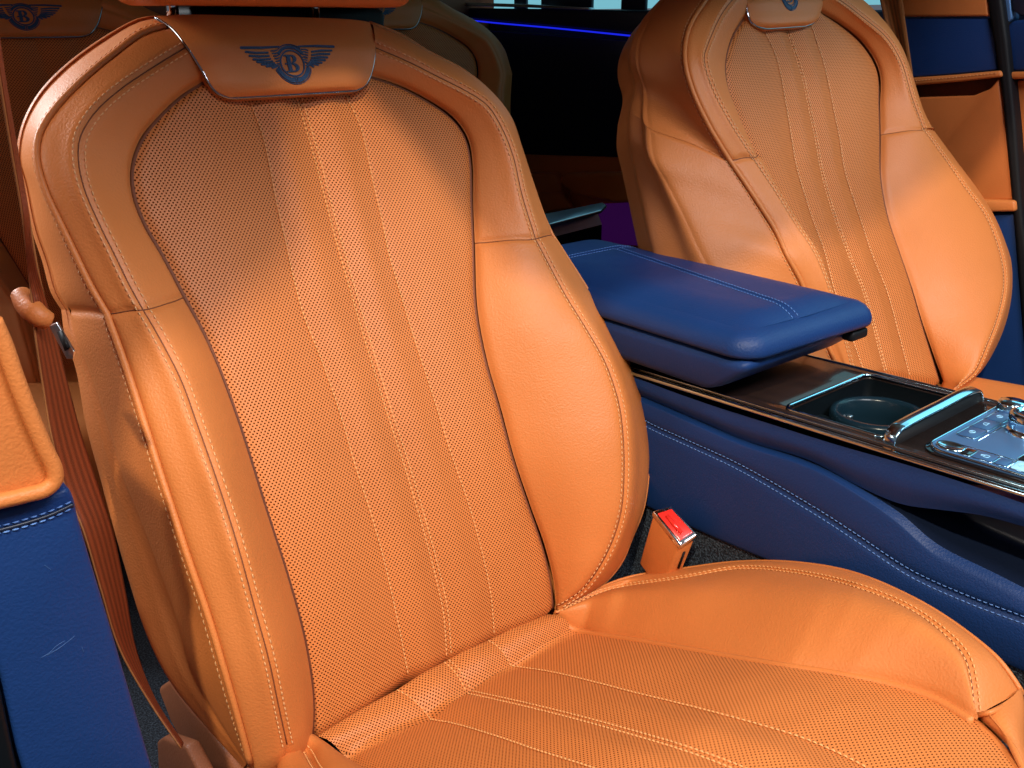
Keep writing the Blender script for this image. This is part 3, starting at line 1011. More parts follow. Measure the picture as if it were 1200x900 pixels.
# its cushion, seen beyond the console
rbox('cushion_panel', (1.04, 1.46, 0.02, 0.70, 0.33, 0.450), 0.05, M['tan'], fseat, seg=6, sub=5,
     fn=lambda x, y, z: (x, y, z+0.03*abs((x-1.25)/0.21)**3-0.10*max(0, (y-0.3))))
rbox('seat_base', (1.05, 1.46, 0.1, 0.75, 0.12, 0.36), 0.02, M['black'], fseat)


# ------------------------------------------------------------------ floor and tunnel carpet
fl = rbox('floor', (-0.6, 2.3, -0.6, 2.8, 0.04, 0.10), 0.0, M['carpet'])
tag(fl, None, None, kind='structure')
tun = rbox('tunnel_carpet', (0.772, 0.955, -0.3, 1.0, 0.10, 0.455), 0.01, M['carpet'])
tag(tun, None, None, kind='structure')

shade_roof_edge = [(0.0, 2.5), (0.0, 1.55), (-0.13, 1.45), (-0.13, 0.78), (-0.35, 0.70), (-0.35, 0.24), (-0.22, 0.25), (-0.14, 0.292), (0.0, 0.362), (0.055, 0.43), (0.096, 0.484), (0.168, 0.492), (0.171, 0.445), (0.156, 0.362), (0.142, 0.30), (0.17, 0.262),
             (0.30, 0.24), (0.55, 0.26), (0.9, 0.30), (1.3, 0.36), (1.7, 0.50), (1.82, 0.70), (1.82, 2.5)]
shade_roof = slab('shade_roof', [(x, y, 1.34) for x, y in shade_roof_edge], (0, 0, 0.04), M['brown_trim'], bevel=0.0)  # unseen roof, outline notched to shape the key lamp's shadow on the seat
tag(shade_roof, None, None, kind='structure')

# ------------------------------------------------------------------ centre console
con = thing('center_console', 'blue leather centre console with armrest, cup holder and control panel between the seats', 'console', (0.86, 0.5, 0.10))


def zt(y):
    return 0.569+0.04*(0.684-y)


XS = 0.768
# lower side panel with a sewn double seam; its upper edge is a rolled ledge
n = 120
top_px = [(745, 462), (757, 467), (827, 497), (873, 517), (950, 541), (1005, 570), (1040, 591), (1062, 604), (1084, 629), (1113, 647), (1151, 664), (1200, 689), (1300, 740)]
t2_px = [(742, 468), (757, 474), (827, 505), (873, 525), (950, 550), (1005, 582), (1040, 606), (1060, 622), (1084, 648), (1113, 665), (1151, 682), (1200, 707), (1300, 758)]
seam_px = [(730, 482), (763, 500), (807, 520), (867, 548), (955, 599), (1000, 628), (1067, 672), (1133, 702), (1200, 727), (1300, 765)]
bot_px = [(700, 560), (760, 592), (820, 620), (905, 657), (1000, 699), (1100, 743), (1175, 775), (1300, 830)]
A0 = np.array([onx(p[0], p[1], XS+0.007) for p in spline(top_px, n)])
A1 = np.array([onx(p[0], p[1], XS-0.001) for p in spline(t2_px, n)])
A0 = smooth_curve(A0, 30); A1 = smooth_curve(A1, 30)
A2 = np.array([onx(p[0], p[1], XS-0.003) for p in spline(seam_px, n)])
A3 = np.array([onx(p[0], p[1], XS-0.002) for p in spline(bot_px, n)])
A4 = A3+np.array([0.02, 0, -0.004])
SN = np.array([-1.0, 0, 0])
cs = cross_sections([A0, A1, A2, A3, A4], (0.0015, 0.001, 0.002, 0.0), SN, m=16)
G01 = np.concatenate([cs[0], cs[1][:, 1:]], 1)
Ga = groove(G01, normals(G01), 0, 0.0028, 0.0035); Gb = np.concatenate([cs[2], cs[3][:, 1:]], 1)
Gb = groove(Gb, normals(Gb), 0.0028, 0, 0.0035)
lp = grid_obj('lower_side_panel', Ga, M['blue'], con)
lp2 = grid_obj('lower_side_panel', Gb, M['blue'], con)
stitches('panel_stitching', [offset_line(Ga, normals(Ga), -1, 0.0042), offset_line(Gb, normals(Gb), 0, 0.0042)], M['thread_blue'], con, pitch=0.0052, length=0.0038, r=0.00055)
# upper band between the chrome edge and the ledge
u0_px = [(690, 414), (750, 444), (825, 472), (900, 496), (980, 521), (1060, 544), (1130, 566), (1200, 590), (1300, 625)]
u1_px = [(700, 441), (757, 466), (827, 496), (873, 516), (950, 540), (1005, 569), (1040, 585), (1062, 592), (1107, 598), (1151, 604), (1200, 617), (1300, 645)]
B0 = np.array([onx(p[0], p[1], XS+0.002) for p in spline(u0_px, n)])
B1 = np.array([onx(p[0], p[1], XS+0.006) for p in spline(u1_px, n)])
cs = cross_sections([B0, B1], (0.004,), SN, m=14)
grid_obj('upper_side_panel', cs[0], M['blue'], con)
# storage slot let into the side
t = np.linspace(0, 1, 8)[None, :, None]
B2 = B1+np.array([0.075, 0, 0]); B3 = A0+np.array([0.065, 0, 0])
m = np.linspace(0, 1, n)
slot = np.concatenate([B1[:, None]*(1-t)+B2[:, None]*t, (B2[:, None]*(1-t)+B3[:, None]*t)[:, 1:], (B3[:, None]*(1-t)+A0[:, None]*t)[:, 1:]], 1)
k0 = int(np.argmax(A0[:, 1] < 0.372))
grid_obj('side_slot', slot[k0:], M['navy'], con)
grid_obj('slot_gap', slot[:k0+1, [0, 1, -2, -1]], M['navy'], con)
# chrome edge strips along the top
ch = [(690, 408), (750, 439), (825, 466), (900, 490), (980, 514), (1060, 537), (1130, 558), (1200, 582), (1300, 616)]
P = np.array([onx(p[0], p[1], XS) for p in spline(ch, n)])
P[:, 2] = np.array([zt(y) for y in P[:, 1]])+0.001
tube_obj('chrome_edge', P, 0.0026, M['cyan_lit_chrome'], con, seg=10)
P2 = P+np.array([0.009, 0, 0.0025])
tube_obj('chrome_edge', P2, 0.0013, M['cyan_lit_chrome'], con, seg=8)
ys = np.linspace(0.0, 0.78, 40)
P3 = np.array([[0.962, y, zt(y)+0.002] for y in ys])
tube_obj('chrome_edge', P3, 0.0028, M['cyan_lit_chrome'], con)
P4 = np.array([[0.967, y, zt(y)-0.003] for y in ys])
tube_obj('light_strip', P4, 0.0018, M['strip'], con)
# body
rbox('console_body', (0.795, 0.95, -0.1, 0.78, 0.42, 0.50), 0.004, M['navy'], con)
rbox('console_far_side', (0.956, 0.966, -0.1, 0.78, 0.40, 0.562), 0.004, M['blue'], con)

rbox('console_front_body', (0.778, 0.956, -0.1, 0.19, 0.42, 0.585), 0.004, M['blue'], con)

# veneer top with a rounded opening
OX0, OX1, OY0, OY1 = 0.790, 0.949, 0.392, 0.506


def rrect(x0, x1, y0, y1, r, k=6):
    out = []
    for cx, cy, a in ((x1-r, y1-r, 0), (x0+r, y1-r, 90), (x0+r, y0+r, 180), (x1-r, y0+r, 270)):
        for i in range(k+1):
            t = math.radians(a+90*i/k)
            out.append((cx+r*math.cos(t), cy+r*math.sin(t)))
    return out


def lift(p, dz=0.0):
    return np.array([p[0], p[1], zt(p[1])+dz])


inner = rrect(OX0, OX1, OY0, OY1, 0.012)
outer = []
VX0, VX1, VY0, VY1 = 0.7725, 0.9615, -0.05, 0.78
for (x, y) in inner:
    cx, cy = (OX0+OX1)/2, (OY0+OY1)/2
    dx, dy = (x-cx)/((OX1-OX0)/2), (y-cy)/((OY1-OY0)/2)
    s = max(abs(dx), abs(dy))
    dx, dy = dx/s, dy/s
    outer.append((VX1 if dx > 0.999 else VX0 if dx < -0.999 else (VX0+VX1)/2+dx*(VX1-VX0)/2,
                  VY1 if dy > 0.999 else VY0 if dy < -0.999 else (cy+dy*(VY1-cy) if dy > 0 else cy+dy*(cy-VY0))))
G = np.array([[lift(o, 0.003) for o in outer], [lift(np.array(o)*0.15+np.array(i)*0.85, 0.003) for o, i in zip(outer, inner)], [lift(i, 0.003) for i in inner], [lift(i, -0.004) for i in inner]])
grid_obj('veneer_top', G, M['veneer'], con, closed=True)
fr = np.array([lift(p, 0.0035) for p in inner])
tube_obj('cup_frame', fr, 0.0022, M['cyan_lit_chrome'], con, seg=8, closed=True)
# cup holder well
w1 = rrect(OX0+0.003, OX1-0.003, OY0+0.003, OY1-0.003, 0.010)
G = np.array([[lift(p, 0.0) for p in w1], [lift(p, -0.055) for p in w1], [lift((np.array(p)-[.87, .45])*0.02+[.87, .45], -0.055) for p in w1]])
well = grid_obj('cup_well', G, M['cup'], con, closed=True)
ccx, ccy, cr = 0.884, 0.452, 0.041
ang = np.linspace(0, 2*math.pi, 49)[:-1]
prof_c = [(cr+0.008, -0.05), (cr+0.008, -0.013), (cr+0.006, -0.010), (cr+0.001, -0.0095), (cr-0.002, -0.013), (cr-0.003, -0.03), (cr-0.004, -0.052)]
G = np.array([[lift((ccx+r*math.cos(a), ccy+r*math.sin(a)), dz) for a in ang] for r, dz in prof_c])
grid_obj('cup_ring', G, M['ring'], con, closed=True)
G = np.array([[lift((ccx+r*math.cos(a), ccy+r*math.sin(a)), -0.0515) for a in ang] for r in (cr-0.004, 0.0005)])
grid_obj('cup_floor', G, M['black'], con, closed=True)
rbox('cup_grip', (ccx+0.004, ccx+0.011, ccy+0.0325, ccy+0.0375, zt(ccy)-0.048, zt(ccy)-0.028), 0.0015, M['satin'], con)
rbox('cup_shelf', (OX0+0.004, ccx-cr+0.012, OY0+0.02, OY1-0.004, zt(.45)-0.040, zt(.45)-0.019), 0.006, M['cup'], con)
# chrome handle bar across the opening
yb = 0.383
bar = []
zb = zt(yb)
for x, z in spline([(0.778, zb+0.002), (0.779, zb+0.013), (0.787, zb+0.0190), (0.80, zb+0.0205), (0.87, zb+0.0210), (0.935, zb+0.0205), (0.948, zb+0.017), (0.956, zb+0.004)], 60):
    bar.append((x, z))
G = []
for (x, z) in bar:
    k = [(yb+0.0055, z-0.002), (yb+0.006, z+0.0002), (yb+0.005, z+0.0009), (yb-0.005, z-0.0007), (yb-0.006, z-0.0016), (yb-0.0055, z-0.004)]
    G.append([(x, yy, zz) for yy, zz in k])
grid_obj('handle_bar', G, M['cyan_lit_chrome'], con, closed=True)
pts = [(x, yb+0.0062, z-0.0035) for x, z in bar]+[]
slab('handle_core', [(x, yb-0.0045, z-0.0035) for x, z in bar], (0, 0.009, 0), M['black'], con, bevel=0.0)

# control panel
cpz = 0.0045
PX0, PX1, PY0, PY1 = 0.790, 0.955, 0.12, 0.357
base = [lift(p, 0.003) for p in rrect(PX0-0.004, PX1+0.004, PY0, PY1+0.004, 0.022, 8)]
cpn = slab('control_panel_surround', base, (0, 0, 0.002), M['gloss_black'], con, bevel=0.0006)
base = [lift(p, cpz) for p in rrect(PX0, PX1, PY0, PY1, 0.020, 8)]
cpn = slab('control_panel', base, (0, 0, 0.0025), M['panel_metal'], con, bevel=0.0006)
tube_obj('panel_rim', [lift(p, cpz+0.0026) for p in rrect(PX0+0.0005, PX1-0.0005, PY0, PY1-0.0005, 0.0195, 8)], 0.0012, M['cyan_lit_chrome'], con, closed=True)


def button(x0, x1, y0, y1, icon=None, mat='button', r=0.002):
    p = [lift(q, cpz+0.0028) for q in rrect(x0, x1, y0, y1, r, 3)]
    b = slab('button', p, (0, 0, 0.0014), M[mat], con, bevel=0.0005)
    tube_obj('button_rim', [lift(q, cpz+0.0032) for q in rrect(x0-0.0009, x1+0.0009, y0-0.0009, y1+0.0009, r+0.0008, 3)], 0.0005, M['cyan_lit_chrome'], b, seg=6, closed=True)
    if icon:
        cx, cy = (x0+x1)/2, (y0+y1)/2
        segs = []
        for poly in icon:
            segs.append([lift((cx+u*0.004, cy+v*0.004), cpz+0.0044) for u, v in poly])
        bm = bmesh.new()
        for s in segs:
            me = tube_mesh(spline(s, max(2, len(s)*3)), 0.00035, 4)
            bm.from_mesh(me)
        me = bpy.data.meshes.new('icon'); bm.to_mesh(me); bm.free()
        link('icon', me, M['icon'], b)
    return b


fan = [[(-1, 0), (0, .7), (1, 0), (0, -.7), (-1, 0)], [(0, .7), (0, -.7)]]
car = [[(-1, -.4), (1, -.4)], [(-.8, -.4), (-.5, .5), (.5, .5), (.8, -.4)]]
lock = [[(-.6, -.8), (.6, -.8), (.6, .1), (-.6, .1), (-.6, -.8)], [(-.4, .1), (-.3, .8), (.3, .8), (.4, .1)]]
park = [[(math.cos(a), math.sin(a)) for a in np.linspace(0, 2*math.pi, 9)], [(-.2, -.5), (-.2, .5), (.3, .4), (.3, .05), (-.2, 0)]]
for i, ic in enumerate((fan, car, fan, car)):
    x0 = 0.838+i*0.0285
    button(x0, x0+0.0265, 0.333, 0.349, ic)
button(0.797, 0.812, 0.2985, 0.3165, lock)
button(0.797, 0.817, 0.268, 0.283, park, mat='icon')
button(0.797, 0.812, 0.318, 0.3265, None, mat='gloss_black', r=0.001)
button(0.797, 0.812, 0.2865, 0.2965, None)
button(0.820, 0.834, 0.262, 0.286, None, mat='gloss_black')
# finger dish of the panel: a chrome oval
G = np.array([[lift((0.806+0.0095*r*math.cos(a), 0.339+0.0135*r*math.sin(a)), cpz+0.0032+dz) for a in ang] for r, dz in ((1.0, 0), (0.93, 0.0016), (0.80, 0.0008), (0.4, -0.0004), (0.02, -0.0004))])
grid_obj('oval_switch', G, M['cyan_lit_chrome'], con, closed=True)
for y0, y1, x in ((0.262, 0.352, 0.8175),):
    tube_obj('panel_line', [lift((x, y0), cpz+0.0026), lift((x, y1-0.012), cpz+0.0026)], 0.0007, M['cyan_lit_chrome'], con, seg=6)
tube_obj('panel_line', [lift((0.797, 0.285), cpz+0.0026), lift((0.862, 0.285), cpz+0.0026)], 0.0006, M['cyan_lit_chrome'], con, seg=6)
tube_obj('panel_line', [lift((0.838, 0.329), cpz+0.0026), lift((0.95, 0.329), cpz+0.0026)], 0.0006, M['cyan_lit_chrome'], con, seg=6)
# knurled selector dial
dx, dy = 0.893, 0.304
ka = np.linspace(0, 2*math.pi, 97)[:-1]
pr = [(0.0235, 0.002), (0.0235, 0.006), (0.021, 0.007), (0.0205, 0.008), (0.0215, 0.012), (0.0215, 0.020), (0.020, 0.0225), (0.0155, 0.023), (0.0145, 0.0205), (0.0005, 0.020)]
G = np.array([[lift((dx+(r+(0.0007*(k % 2) if 4 <= i <= 5 else 0))*math.cos(a), dy+(r+(0.0007*(k % 2) if 4 <= i <= 5 else 0))*math.sin(a)), cpz+h) for k, a in enumerate(ka)] for i, (r, h) in enumerate(pr)])
dial = grid_obj('selector_dial', G, M['cyan_lit_chrome'], con, closed=True)
G = np.array([[lift((dx+r*math.cos(a), dy+r*math.sin(a)), cpz+0.0208) for a in ang] for r in (0.0135, 0.0005)])
grid_obj('dial_cap', G, M['gloss_black'], dial, closed=True)
dx, dy = 0.938, 0.343
G = np.array([[lift((dx+r*math.cos(a), dy+r*math.sin(a)), cpz+h) for a in ang] for r, h in ((0.0135, 0.002), (0.0135, 0.010), (0.012, 0.0125), (0.0005, 0.013))])
grid_obj('small_dial', G, M['cyan_lit_chrome'], con, closed=True)

# armrest: padded lid over a hard tray
AX0, AX1, AY0, AY1 = 0.746, 0.978, 0.512, 0.97


def pad_fn(x, y, z):
    u = (x-(AX0+AX1)/2)/((AX1-AX0)/2); v = (y-AY0)/(AY1-AY0)
    if z > 0.642:
        z += 0.012*max(0, 1-abs(u)**2.6)*min(1, max(0, (y-AY0)/0.05))**0.5
        z -= 0.004*math.exp(-((x-(0.84+0.06*(y-0.5)/0.35))/0.0035)**2)
        z -= 0.004*math.exp(-((y-0.866)/0.0035)**2)
    if y < AY0+0.03:                        # front edge runs slightly back towards the near side
        pass
    return (x, y+0.012*max(0, -u)*(1-v), z)


bm = bmesh.new()
nx, ny = 90, 110
pad_top = []
for j in range(ny):
    v = j/(ny-1)
    rowp = []
    for i in range(nx):
        u = i/(nx-1)
        rowp.append((u, v))
    pad_top.append(rowp)
# superellipse lid: rings from the lower edge up to the crown
rings = []
hx, hy = (AX1-AX0)/2, (AY1-AY0)/2
cx, cy = (AX0+AX1)/2, (AY0+AY1)/2
ringdef = [(0.006, 0.6325), (0.0015, 0.6335), (0.0, 0.637), (0.0005, 0.642), (0.003, 0.648), (0.008, 0.6535), (0.0145, 0.657), (0.022, 0.6588)]
lidr = 0.030
K = 12
for off, z in ringdef:
    rings.append([(p[0], p[1], z) for p in rrect(AX0+off, AX1-off, AY0+off, AY1-off, max(lidr-off, 0.006), K)])
M_ring = len(rings[0])
G = np.array(rings)
lid = grid_obj('armrest_pad_edge', np.array([[(x, y+0.012*max(0, -(x-cx)/hx)*(1-(y-AY0)/(AY1-AY0)), z) for x, y, z in r] for r in rings]), M['blue'], con, closed=True)
# crown: grid mapped into the top ring
lastoff = ringdef[-1][0]
top = []
for j in range(ny):
    v = -1+2*j/(ny-1)
    rowp = []
    for i in range(nx):
        u = -1+2*i/(nx-1)
        ax, ay = hx-lastoff, hy-lastoff
        r = lidr-lastoff
        X, Y = u*ax, v*ay
        # round the corners
        ex, ey = abs(X)-(ax-r), abs(Y)-(ay-r)
        if ex > 0 and ey > 0:
            mx = max(ex, ey); L = math.hypot(ex, ey)
            if L > 0:
                X = math.copysign(ax-r+ex*mx/L, X); Y = math.copysign(ay-r+ey*mx/L, Y)
        x, y = cx+X, cy+Y
        e = max(0.0, min(1-abs(u), 1.0)); e2 = max(0.0, 1-abs(v))
        crown = 0.0105*(1-(1-min(1, e/0.55))**2.2)*(1-(1-min(1, e2/0.16))**2)
        z = 0.6588+crown
        z -= 0.0026*math.exp(-((x-(0.838+0.19*(y-0.51)))/0.003)**2)*(1 if y < 0.862 else 0)
        z -= 0.0030*math.exp(-((y-0.864)/0.003)**2)
        rowp.append((x, y+0.012*max(0, -(x-cx)/hx)*(1-(y-AY0)/(AY1-AY0)), z))
    top.append(rowp)
top = np.array(top)
pad = grid_obj('armrest_pad', top, M['blue'], con)
me = pad.data
bv = BVHTree.FromPolygons([v.co[:] for v in me.vertices], [tuple(f.vertices) for f in me.polygons])


def onpad(x, y):
    h = bv.ray_cast(Vector((x, y, 1)), Vector((0, 0, -1)))
    return (np.array(h[0])+np.array([0, 0, .0006])) if h[0] is not None else None


lines = []
for o in (-0.0048, 0.0048):
    P = [onpad(0.838+0.19*(y-0.51)+o, y) for y in np.linspace(0.53, 0.858, 90)]
    P = np.array([p for p in P if p is not None]); lines.append((P, np.tile([0, 0, 1.0], (len(P), 1))))
    P = [onpad(x, 0.864+o) for x in np.linspace(0.76, 0.965, 60)]
    P = np.array([p for p in P if p is not None]); lines.append((P, np.tile([0, 0, 1.0], (len(P), 1))))
stitches('armrest_stitching', lines, M['thread_blue'], con, pitch=0.005, length=0.0036, r=0.0005)


def tray_fn(x, y, z):
    k = (0.6325-z)/0.045
    return (x+(0.004*k if x < cx else -0.008*k), y+(0.050*k**1.5 if y < 0.6 else 0), z)


rbox('armrest_tray', (AX0+0.0015, AX1-0.002, AY0+0.012, AY1-0.01, 0.586, 0.6315), 0.012, M['blue'], con, seg=4, fn=tray_fn)
rbox('armrest_latch', (AX1-0.050, AX1-0.018, AY0+0.004, AY0+0.02, 0.618, 0.630), 0.004, M['black'], con)
rbox('armrest_hinge', (0.79, 0.94, 0.66, 0.95, 0.50, 0.590), 0.006, M['black'], con)
rbox('rear_console_body', (0.785, 0.955, 0.78, 1.10, 0.12, 0.575), 0.01, M['blue'], con)

# ------------------------------------------------------------------ belt buckle
bk = thing('belt_buckle', 'orange seat belt buckle with chrome rim and red release button beside the front cushion', 'buckle', (0.735, 0.60, 0.30))
# local frame: axis up-tilted towards the cushion, traced from its edges
bt = [(765, 600), (786, 593), (817, 627), (797, 640)]
bb = [(754, 634), (775, 626), (806, 660), (783, 674)]
X1, X2 = 0.722, 0.742
top4 = [onx(*bt[0], X1), onx(*bt[1], X2), onx(*bt[2], X2), onx(*bt[3], X1)]
bot4 = [onx(*bb[0], X1+.002), onx(*bb[1], X2+.002), onx(*bb[2], X2+.002), onx(*bb[3], X1+.002)]
tc = sum(top4)/4; bc = sum(bot4)/4
axis = (tc-bc)/np.linalg.norm(tc-bc)
low4 = [p-axis*0.035 for p in bot4]


def prism(name, A, B, mat, parent, bevel):
    bm = bmesh.new()
    a = [bm.verts.new(Vector(p)) for p in A]; b = [bm.verts.new(Vector(p)) for p in B]
    k = len(A)
    bm.faces.new(a); bm.faces.new(b[::-1])
    for i in range(k): bm.faces.new((a[(i+1) % k], a[i], b[i], b[(i+1) % k]))
    bmesh.ops.recalc_face_normals(bm, faces=bm.faces)
    if bevel: bmesh.ops.bevel(bm, geom=list(bm.edges), offset=bevel, segments=3, profile=0.5, affect='EDGES', clamp_overlap=True)
    me = bpy.data.meshes.new(name); bm.to_mesh(me); bm.free()
    return link(name, me, mat, parent)


def inset(Q, f, dz=0.0):
    c = sum(Q)/4
    return [c+(p-c)*f+axis*dz for p in Q]


prism('buckle_body', inset(top4, 0.98, -0.005), inset(low4, 0.90), M['tan'], bk, 0.003)
prism('buckle_rim', inset(top4, 1.03, 0.001), inset(top4, 1.03, -0.006), M['chrome'], bk, 0.002)
btn = prism('release_button', inset(top4, 0.84, 0.0016), inset(top4, 0.84, -0.003), M['red'], bk, 0.0018)
# the moulded ridge on the button
mid = inset(top4, 0.84, 0.0022)
rA = mid[0]*0.62+mid[1]*0.38; rB = mid[3]*0.62+mid[2]*0.38
r0 = rA+(rB-rA)*0.18; r1 = rA+(rB-rA)*0.85
tube_obj('button_ridge', [r0, r0*0.5+r1*0.5, r1], [0.0022, 0.0028, 0.0022], M['red'], btn)
e = top4[2]-top4[3]
sl = [bot4[3]*0.5+bot4[2]*0.5+axis*k for k in (0.002, 0.028)]
tube_obj('tongue_slot', sl, 0.0016, M['black'], bk, seg=6)
tube_obj('buckle_stalk', [bc, bc-axis*0.07+np.array([0, 0, -0.02]), bc-axis*0.12+np.array([0, 0.02, -0.08])], 0.006, M['black'], bk)

# ------------------------------------------------------------------ near door pillar trim and belt
YP = 0.56
pil = thing('pillar_trim', 'door pillar trim with orange upper pad and blue leather lower part at left', 'pillar trim', (0.07, 0.6, 0.10))
rbox('pillar_post', (-0.12, 0.035, 0.62, 0.88, 0.10, 1.335), 0.02, M['tan_trim'], pil)
up_px = [(-60, 330), (-30, 345), (0, 385), (14, 430), (30, 470), (48, 515), (60, 540), (67, 553), (68, 565), (60, 574), (40, 582), (0, 591), (-60, 602)]
pts = [ony(*p, YP) for p in spline([(a, b) for a, b in up_px], 50)]
slab('upper_pad', pts, (0, 0.06, 0.0), M['tan'], pil, bevel=0.006, seg=4)
edge = [ony(p[0], p[1], YP-0.004) for p in spline([(-8, 375), (4, 402), (19, 445), (36, 488), (53, 527), (63, 548), (64, 562), (54, 573), (30, 580), (0, 587), (-40, 595)], 60)]
tube_obj('pad_piping', edge, 0.0048, M['tan'], pil, seg=10)
lo_px = [(-80, 612), (-40, 606), (0, 599), (40, 590), (66, 578), (80, 570), (87, 582), (92, 605), (102, 640), (130, 733), (154, 815), (177, 893), (205, 985), (60, 1010), (20, 880), (0, 790), (-30, 700)]
pts = [ony(*p, YP+0.006) for p in lo_px]
slab('lower_cover', pts, (0.0, 0.08, 0.0), M['blue'], pil, bevel=0.007, seg=4)
lines = []
for dy in (-3.5, 5.0):
    P = np.array([ony(p[0], p[1]+dy, YP+0.0052) for p in spline([(-20, 624), (0, 620), (30, 612), (60, 602), (86, 590)], 60)])
    lines.append((P, np.tile([0, -1.0, 0], (60, 1))))
stitches('cover_stitching', lines, M['thread_blue'], pil, pitch=0.005, length=0.0038, r=0.0006)
tube_obj('cover_seam', [ony(p[0], p[1], YP+0.0063) for p in spline([(-20, 625), (0, 621), (30, 613), (60, 603), (86, 591)], 40)], 0.0014, M['navy'], pil)
for sc in ([(48, 771), (58, 765), (66, 757), (76, 751)], [(55, 768), (70, 759), (88, 745)], [(52, 662), (60, 668)], [(96, 758), (98, 764)]):
    tube_obj('scuff_mark', [ony(p[0], p[1], YP+0.0059) for p in spline(sc, 10)], 0.00022, M['scuff'], pil, seg=4)
pts = [ony(*p, YP+0.004) for p in [(-60, 690), (-22, 735), (0, 800), (18, 885), (40, 980), (-60, 980)]]
slab('sill_seal', pts, (0, 0.05, 0), M['cup'], pil, bevel=0.004)

belt = thing('seat_belt', 'rust orange seat belt hanging beside the near seat with leather sleeved tongue', 'seat belt', (0.15, 0.7, 0.10))
# left edge and right edge of the webbing (photo), at their own distance across the car
bl_px = [(-8, 40, .142), (0, 95, .144), (14, 180, .148), (26, 250, .151), (35, 325, .153), (41, 390, .150), (50, 450, .149), (60, 510, .148), (76, 570, .150), (97, 620, .153), (118, 690, .158), (140, 760, .165), (176, 824, .178), (212, 877, .190)]
br_px = [(-3, 40, .146), (5, 95, .148), (20, 180, .152), (33, 250, .155), (46, 325, .158), (63, 390, .170), (78, 450, .176), (94, 510, .182), (114, 570, .186), (130, 620, .188), (145, 690, .190), (158, 760, .190), (180, 818, .190), (214, 872, .196)]
n = 130
Lb = spline(bl_px, n); Rb = spline(br_px, n)
LP = np.array([onx(p[0], p[1], p[2]) for p in Lb]); RP = np.array([onx(p[0], p[1], p[2]) for p in Rb])
mcol = 11
G = np.stack([LP*(1-t)+RP*t for t in np.linspace(0, 1, mcol)], 1)
al = np.concatenate([[0], np.cumsum(np.linalg.norm(np.diff(G[:, 5], axis=0), axis=1))])
uv = np.stack([np.tile(np.linspace(0, 1, mcol), (n, 1)), np.tile(al[:, None]*1.0, (1, mcol))], 2)
wb_ = grid_obj('webbing', G, M['belt'], belt, uv=uv)
sm = wb_.modifiers.new('thickness', 'SOLIDIFY'); sm.thickness = 0.0013
for E_ in (LP, RP):
    tube_obj('webbing_edge', E_, 0.0008, M['belt_tan'], belt, seg=6)
# leather sleeved tongue
sleeve = [onx(*p, x) for p, x in (((24, 345), .150), ((32, 357), .151), ((45, 370), .154), ((57, 376), .160))]
sp = spline(np.array(sleeve), 24)
slv = tube_obj('tongue_sleeve', sp, list(0.0085*np.sin(np.linspace(0.75, 2.5, 24))**0.5), M['tan_trim'], belt, seg=14)
tp = [onx(*p, .156) for p in [(57, 382), (66, 378), (86, 412), (85, 421), (78, 421)]]
slab('tongue', tp, (0.002, 0.002, 0), M['satin'], belt, bevel=0.0008)
tp = [onx(*p, .1557) for p in [(69, 389), (73, 387), (82, 406), (78, 411)]]
slab('tongue_slot', tp, (-0.0012, 0, 0), M['black'], belt, bevel=0.0)

# ------------------------------------------------------------------ rear seats (copies of the backrest further back)
KEEP = ('perforated_panel', 'upper_bolster', 'lower_bolster', 'upper_outer_bolster', 'lower_outer_bolster', 'upper_side_panel', 'lower_side_panel', 'badge_plate', 'back_shell')
baked = []


def bake(me):
    """rear backrest: wider at the shoulders, tapering towards the bench"""
    m2 = me.copy()
    co = np.zeros(len(m2.vertices)*3); m2.vertices.foreach_get('co', co); co = co.reshape(-1, 3)
    k = 1.28*(1-0.42*np.clip((0.80-co[:, 2])/0.25, 0, 1))
    co[:, 0] = (co[:, 0]-XC)*k
    co[:, 1] -= 0.9
    co[:, 2] = (co[:, 2]-0.9)*1.15
    m2.vertices.foreach_set('co', co.ravel()); m2.update()
    return m2


for ch in list(seat.children):
    nm = ch.name.split('.')[0]
    if nm in KEEP:
        subs = [(g.name.split('.')[0], bake(g.data), g.get('kind')) for g in ch.children if g.name.split('.')[0] in ('emblem', 'chrome_trim')]
        baked.append((nm, bake(ch.data), subs))


def rear_seat(x, y, z, label):
    r = thing('leather_seat', label, 'car seat', (x, y, 0.12), 'rear seats')
    for nm, me, subs in baked:
        c = bpy.data.objects.new(nm, me); COL.objects.link(c); c.parent = r
        c.location = (0, 0, z-0.12)
        for sn, sme, k in subs:
            d = bpy.data.objects.new(sn, sme); COL.objects.link(d); d.parent = c
            if k: d['kind'] = k
    return r


rs1 = rear_seat(XC+0.005, 1.83, 0.945, 'shaded tan rear seat behind the belt at the upper left')
rbox('seat_cushion', (0.18, 0.76, 1.30, 1.90, 0.22, 0.42), 0.05, M['tan'], rs1, seg=5, sub=3)
rs2 = rear_seat(XC+0.685, 1.83, 0.955, 'shaded tan rear seat seen over the top of the near backrest')
rbox('seat_cushion', (0.90, 1.48, 1.30, 1.90, 0.22, 0.42), 0.05, M['tan'], rs2, seg=5, sub=3)

# ------------------------------------------------------------------ far side: rear door, window sill, rear console tray
XD = 1.75
rd = thing('car_door', 'dark far rear door with blue light strip above tan armrest', 'car door', (XD, 1.8, 0.10))


def poly_x(px, X):
    return [onx(p[0], p[1], X) for p in px]


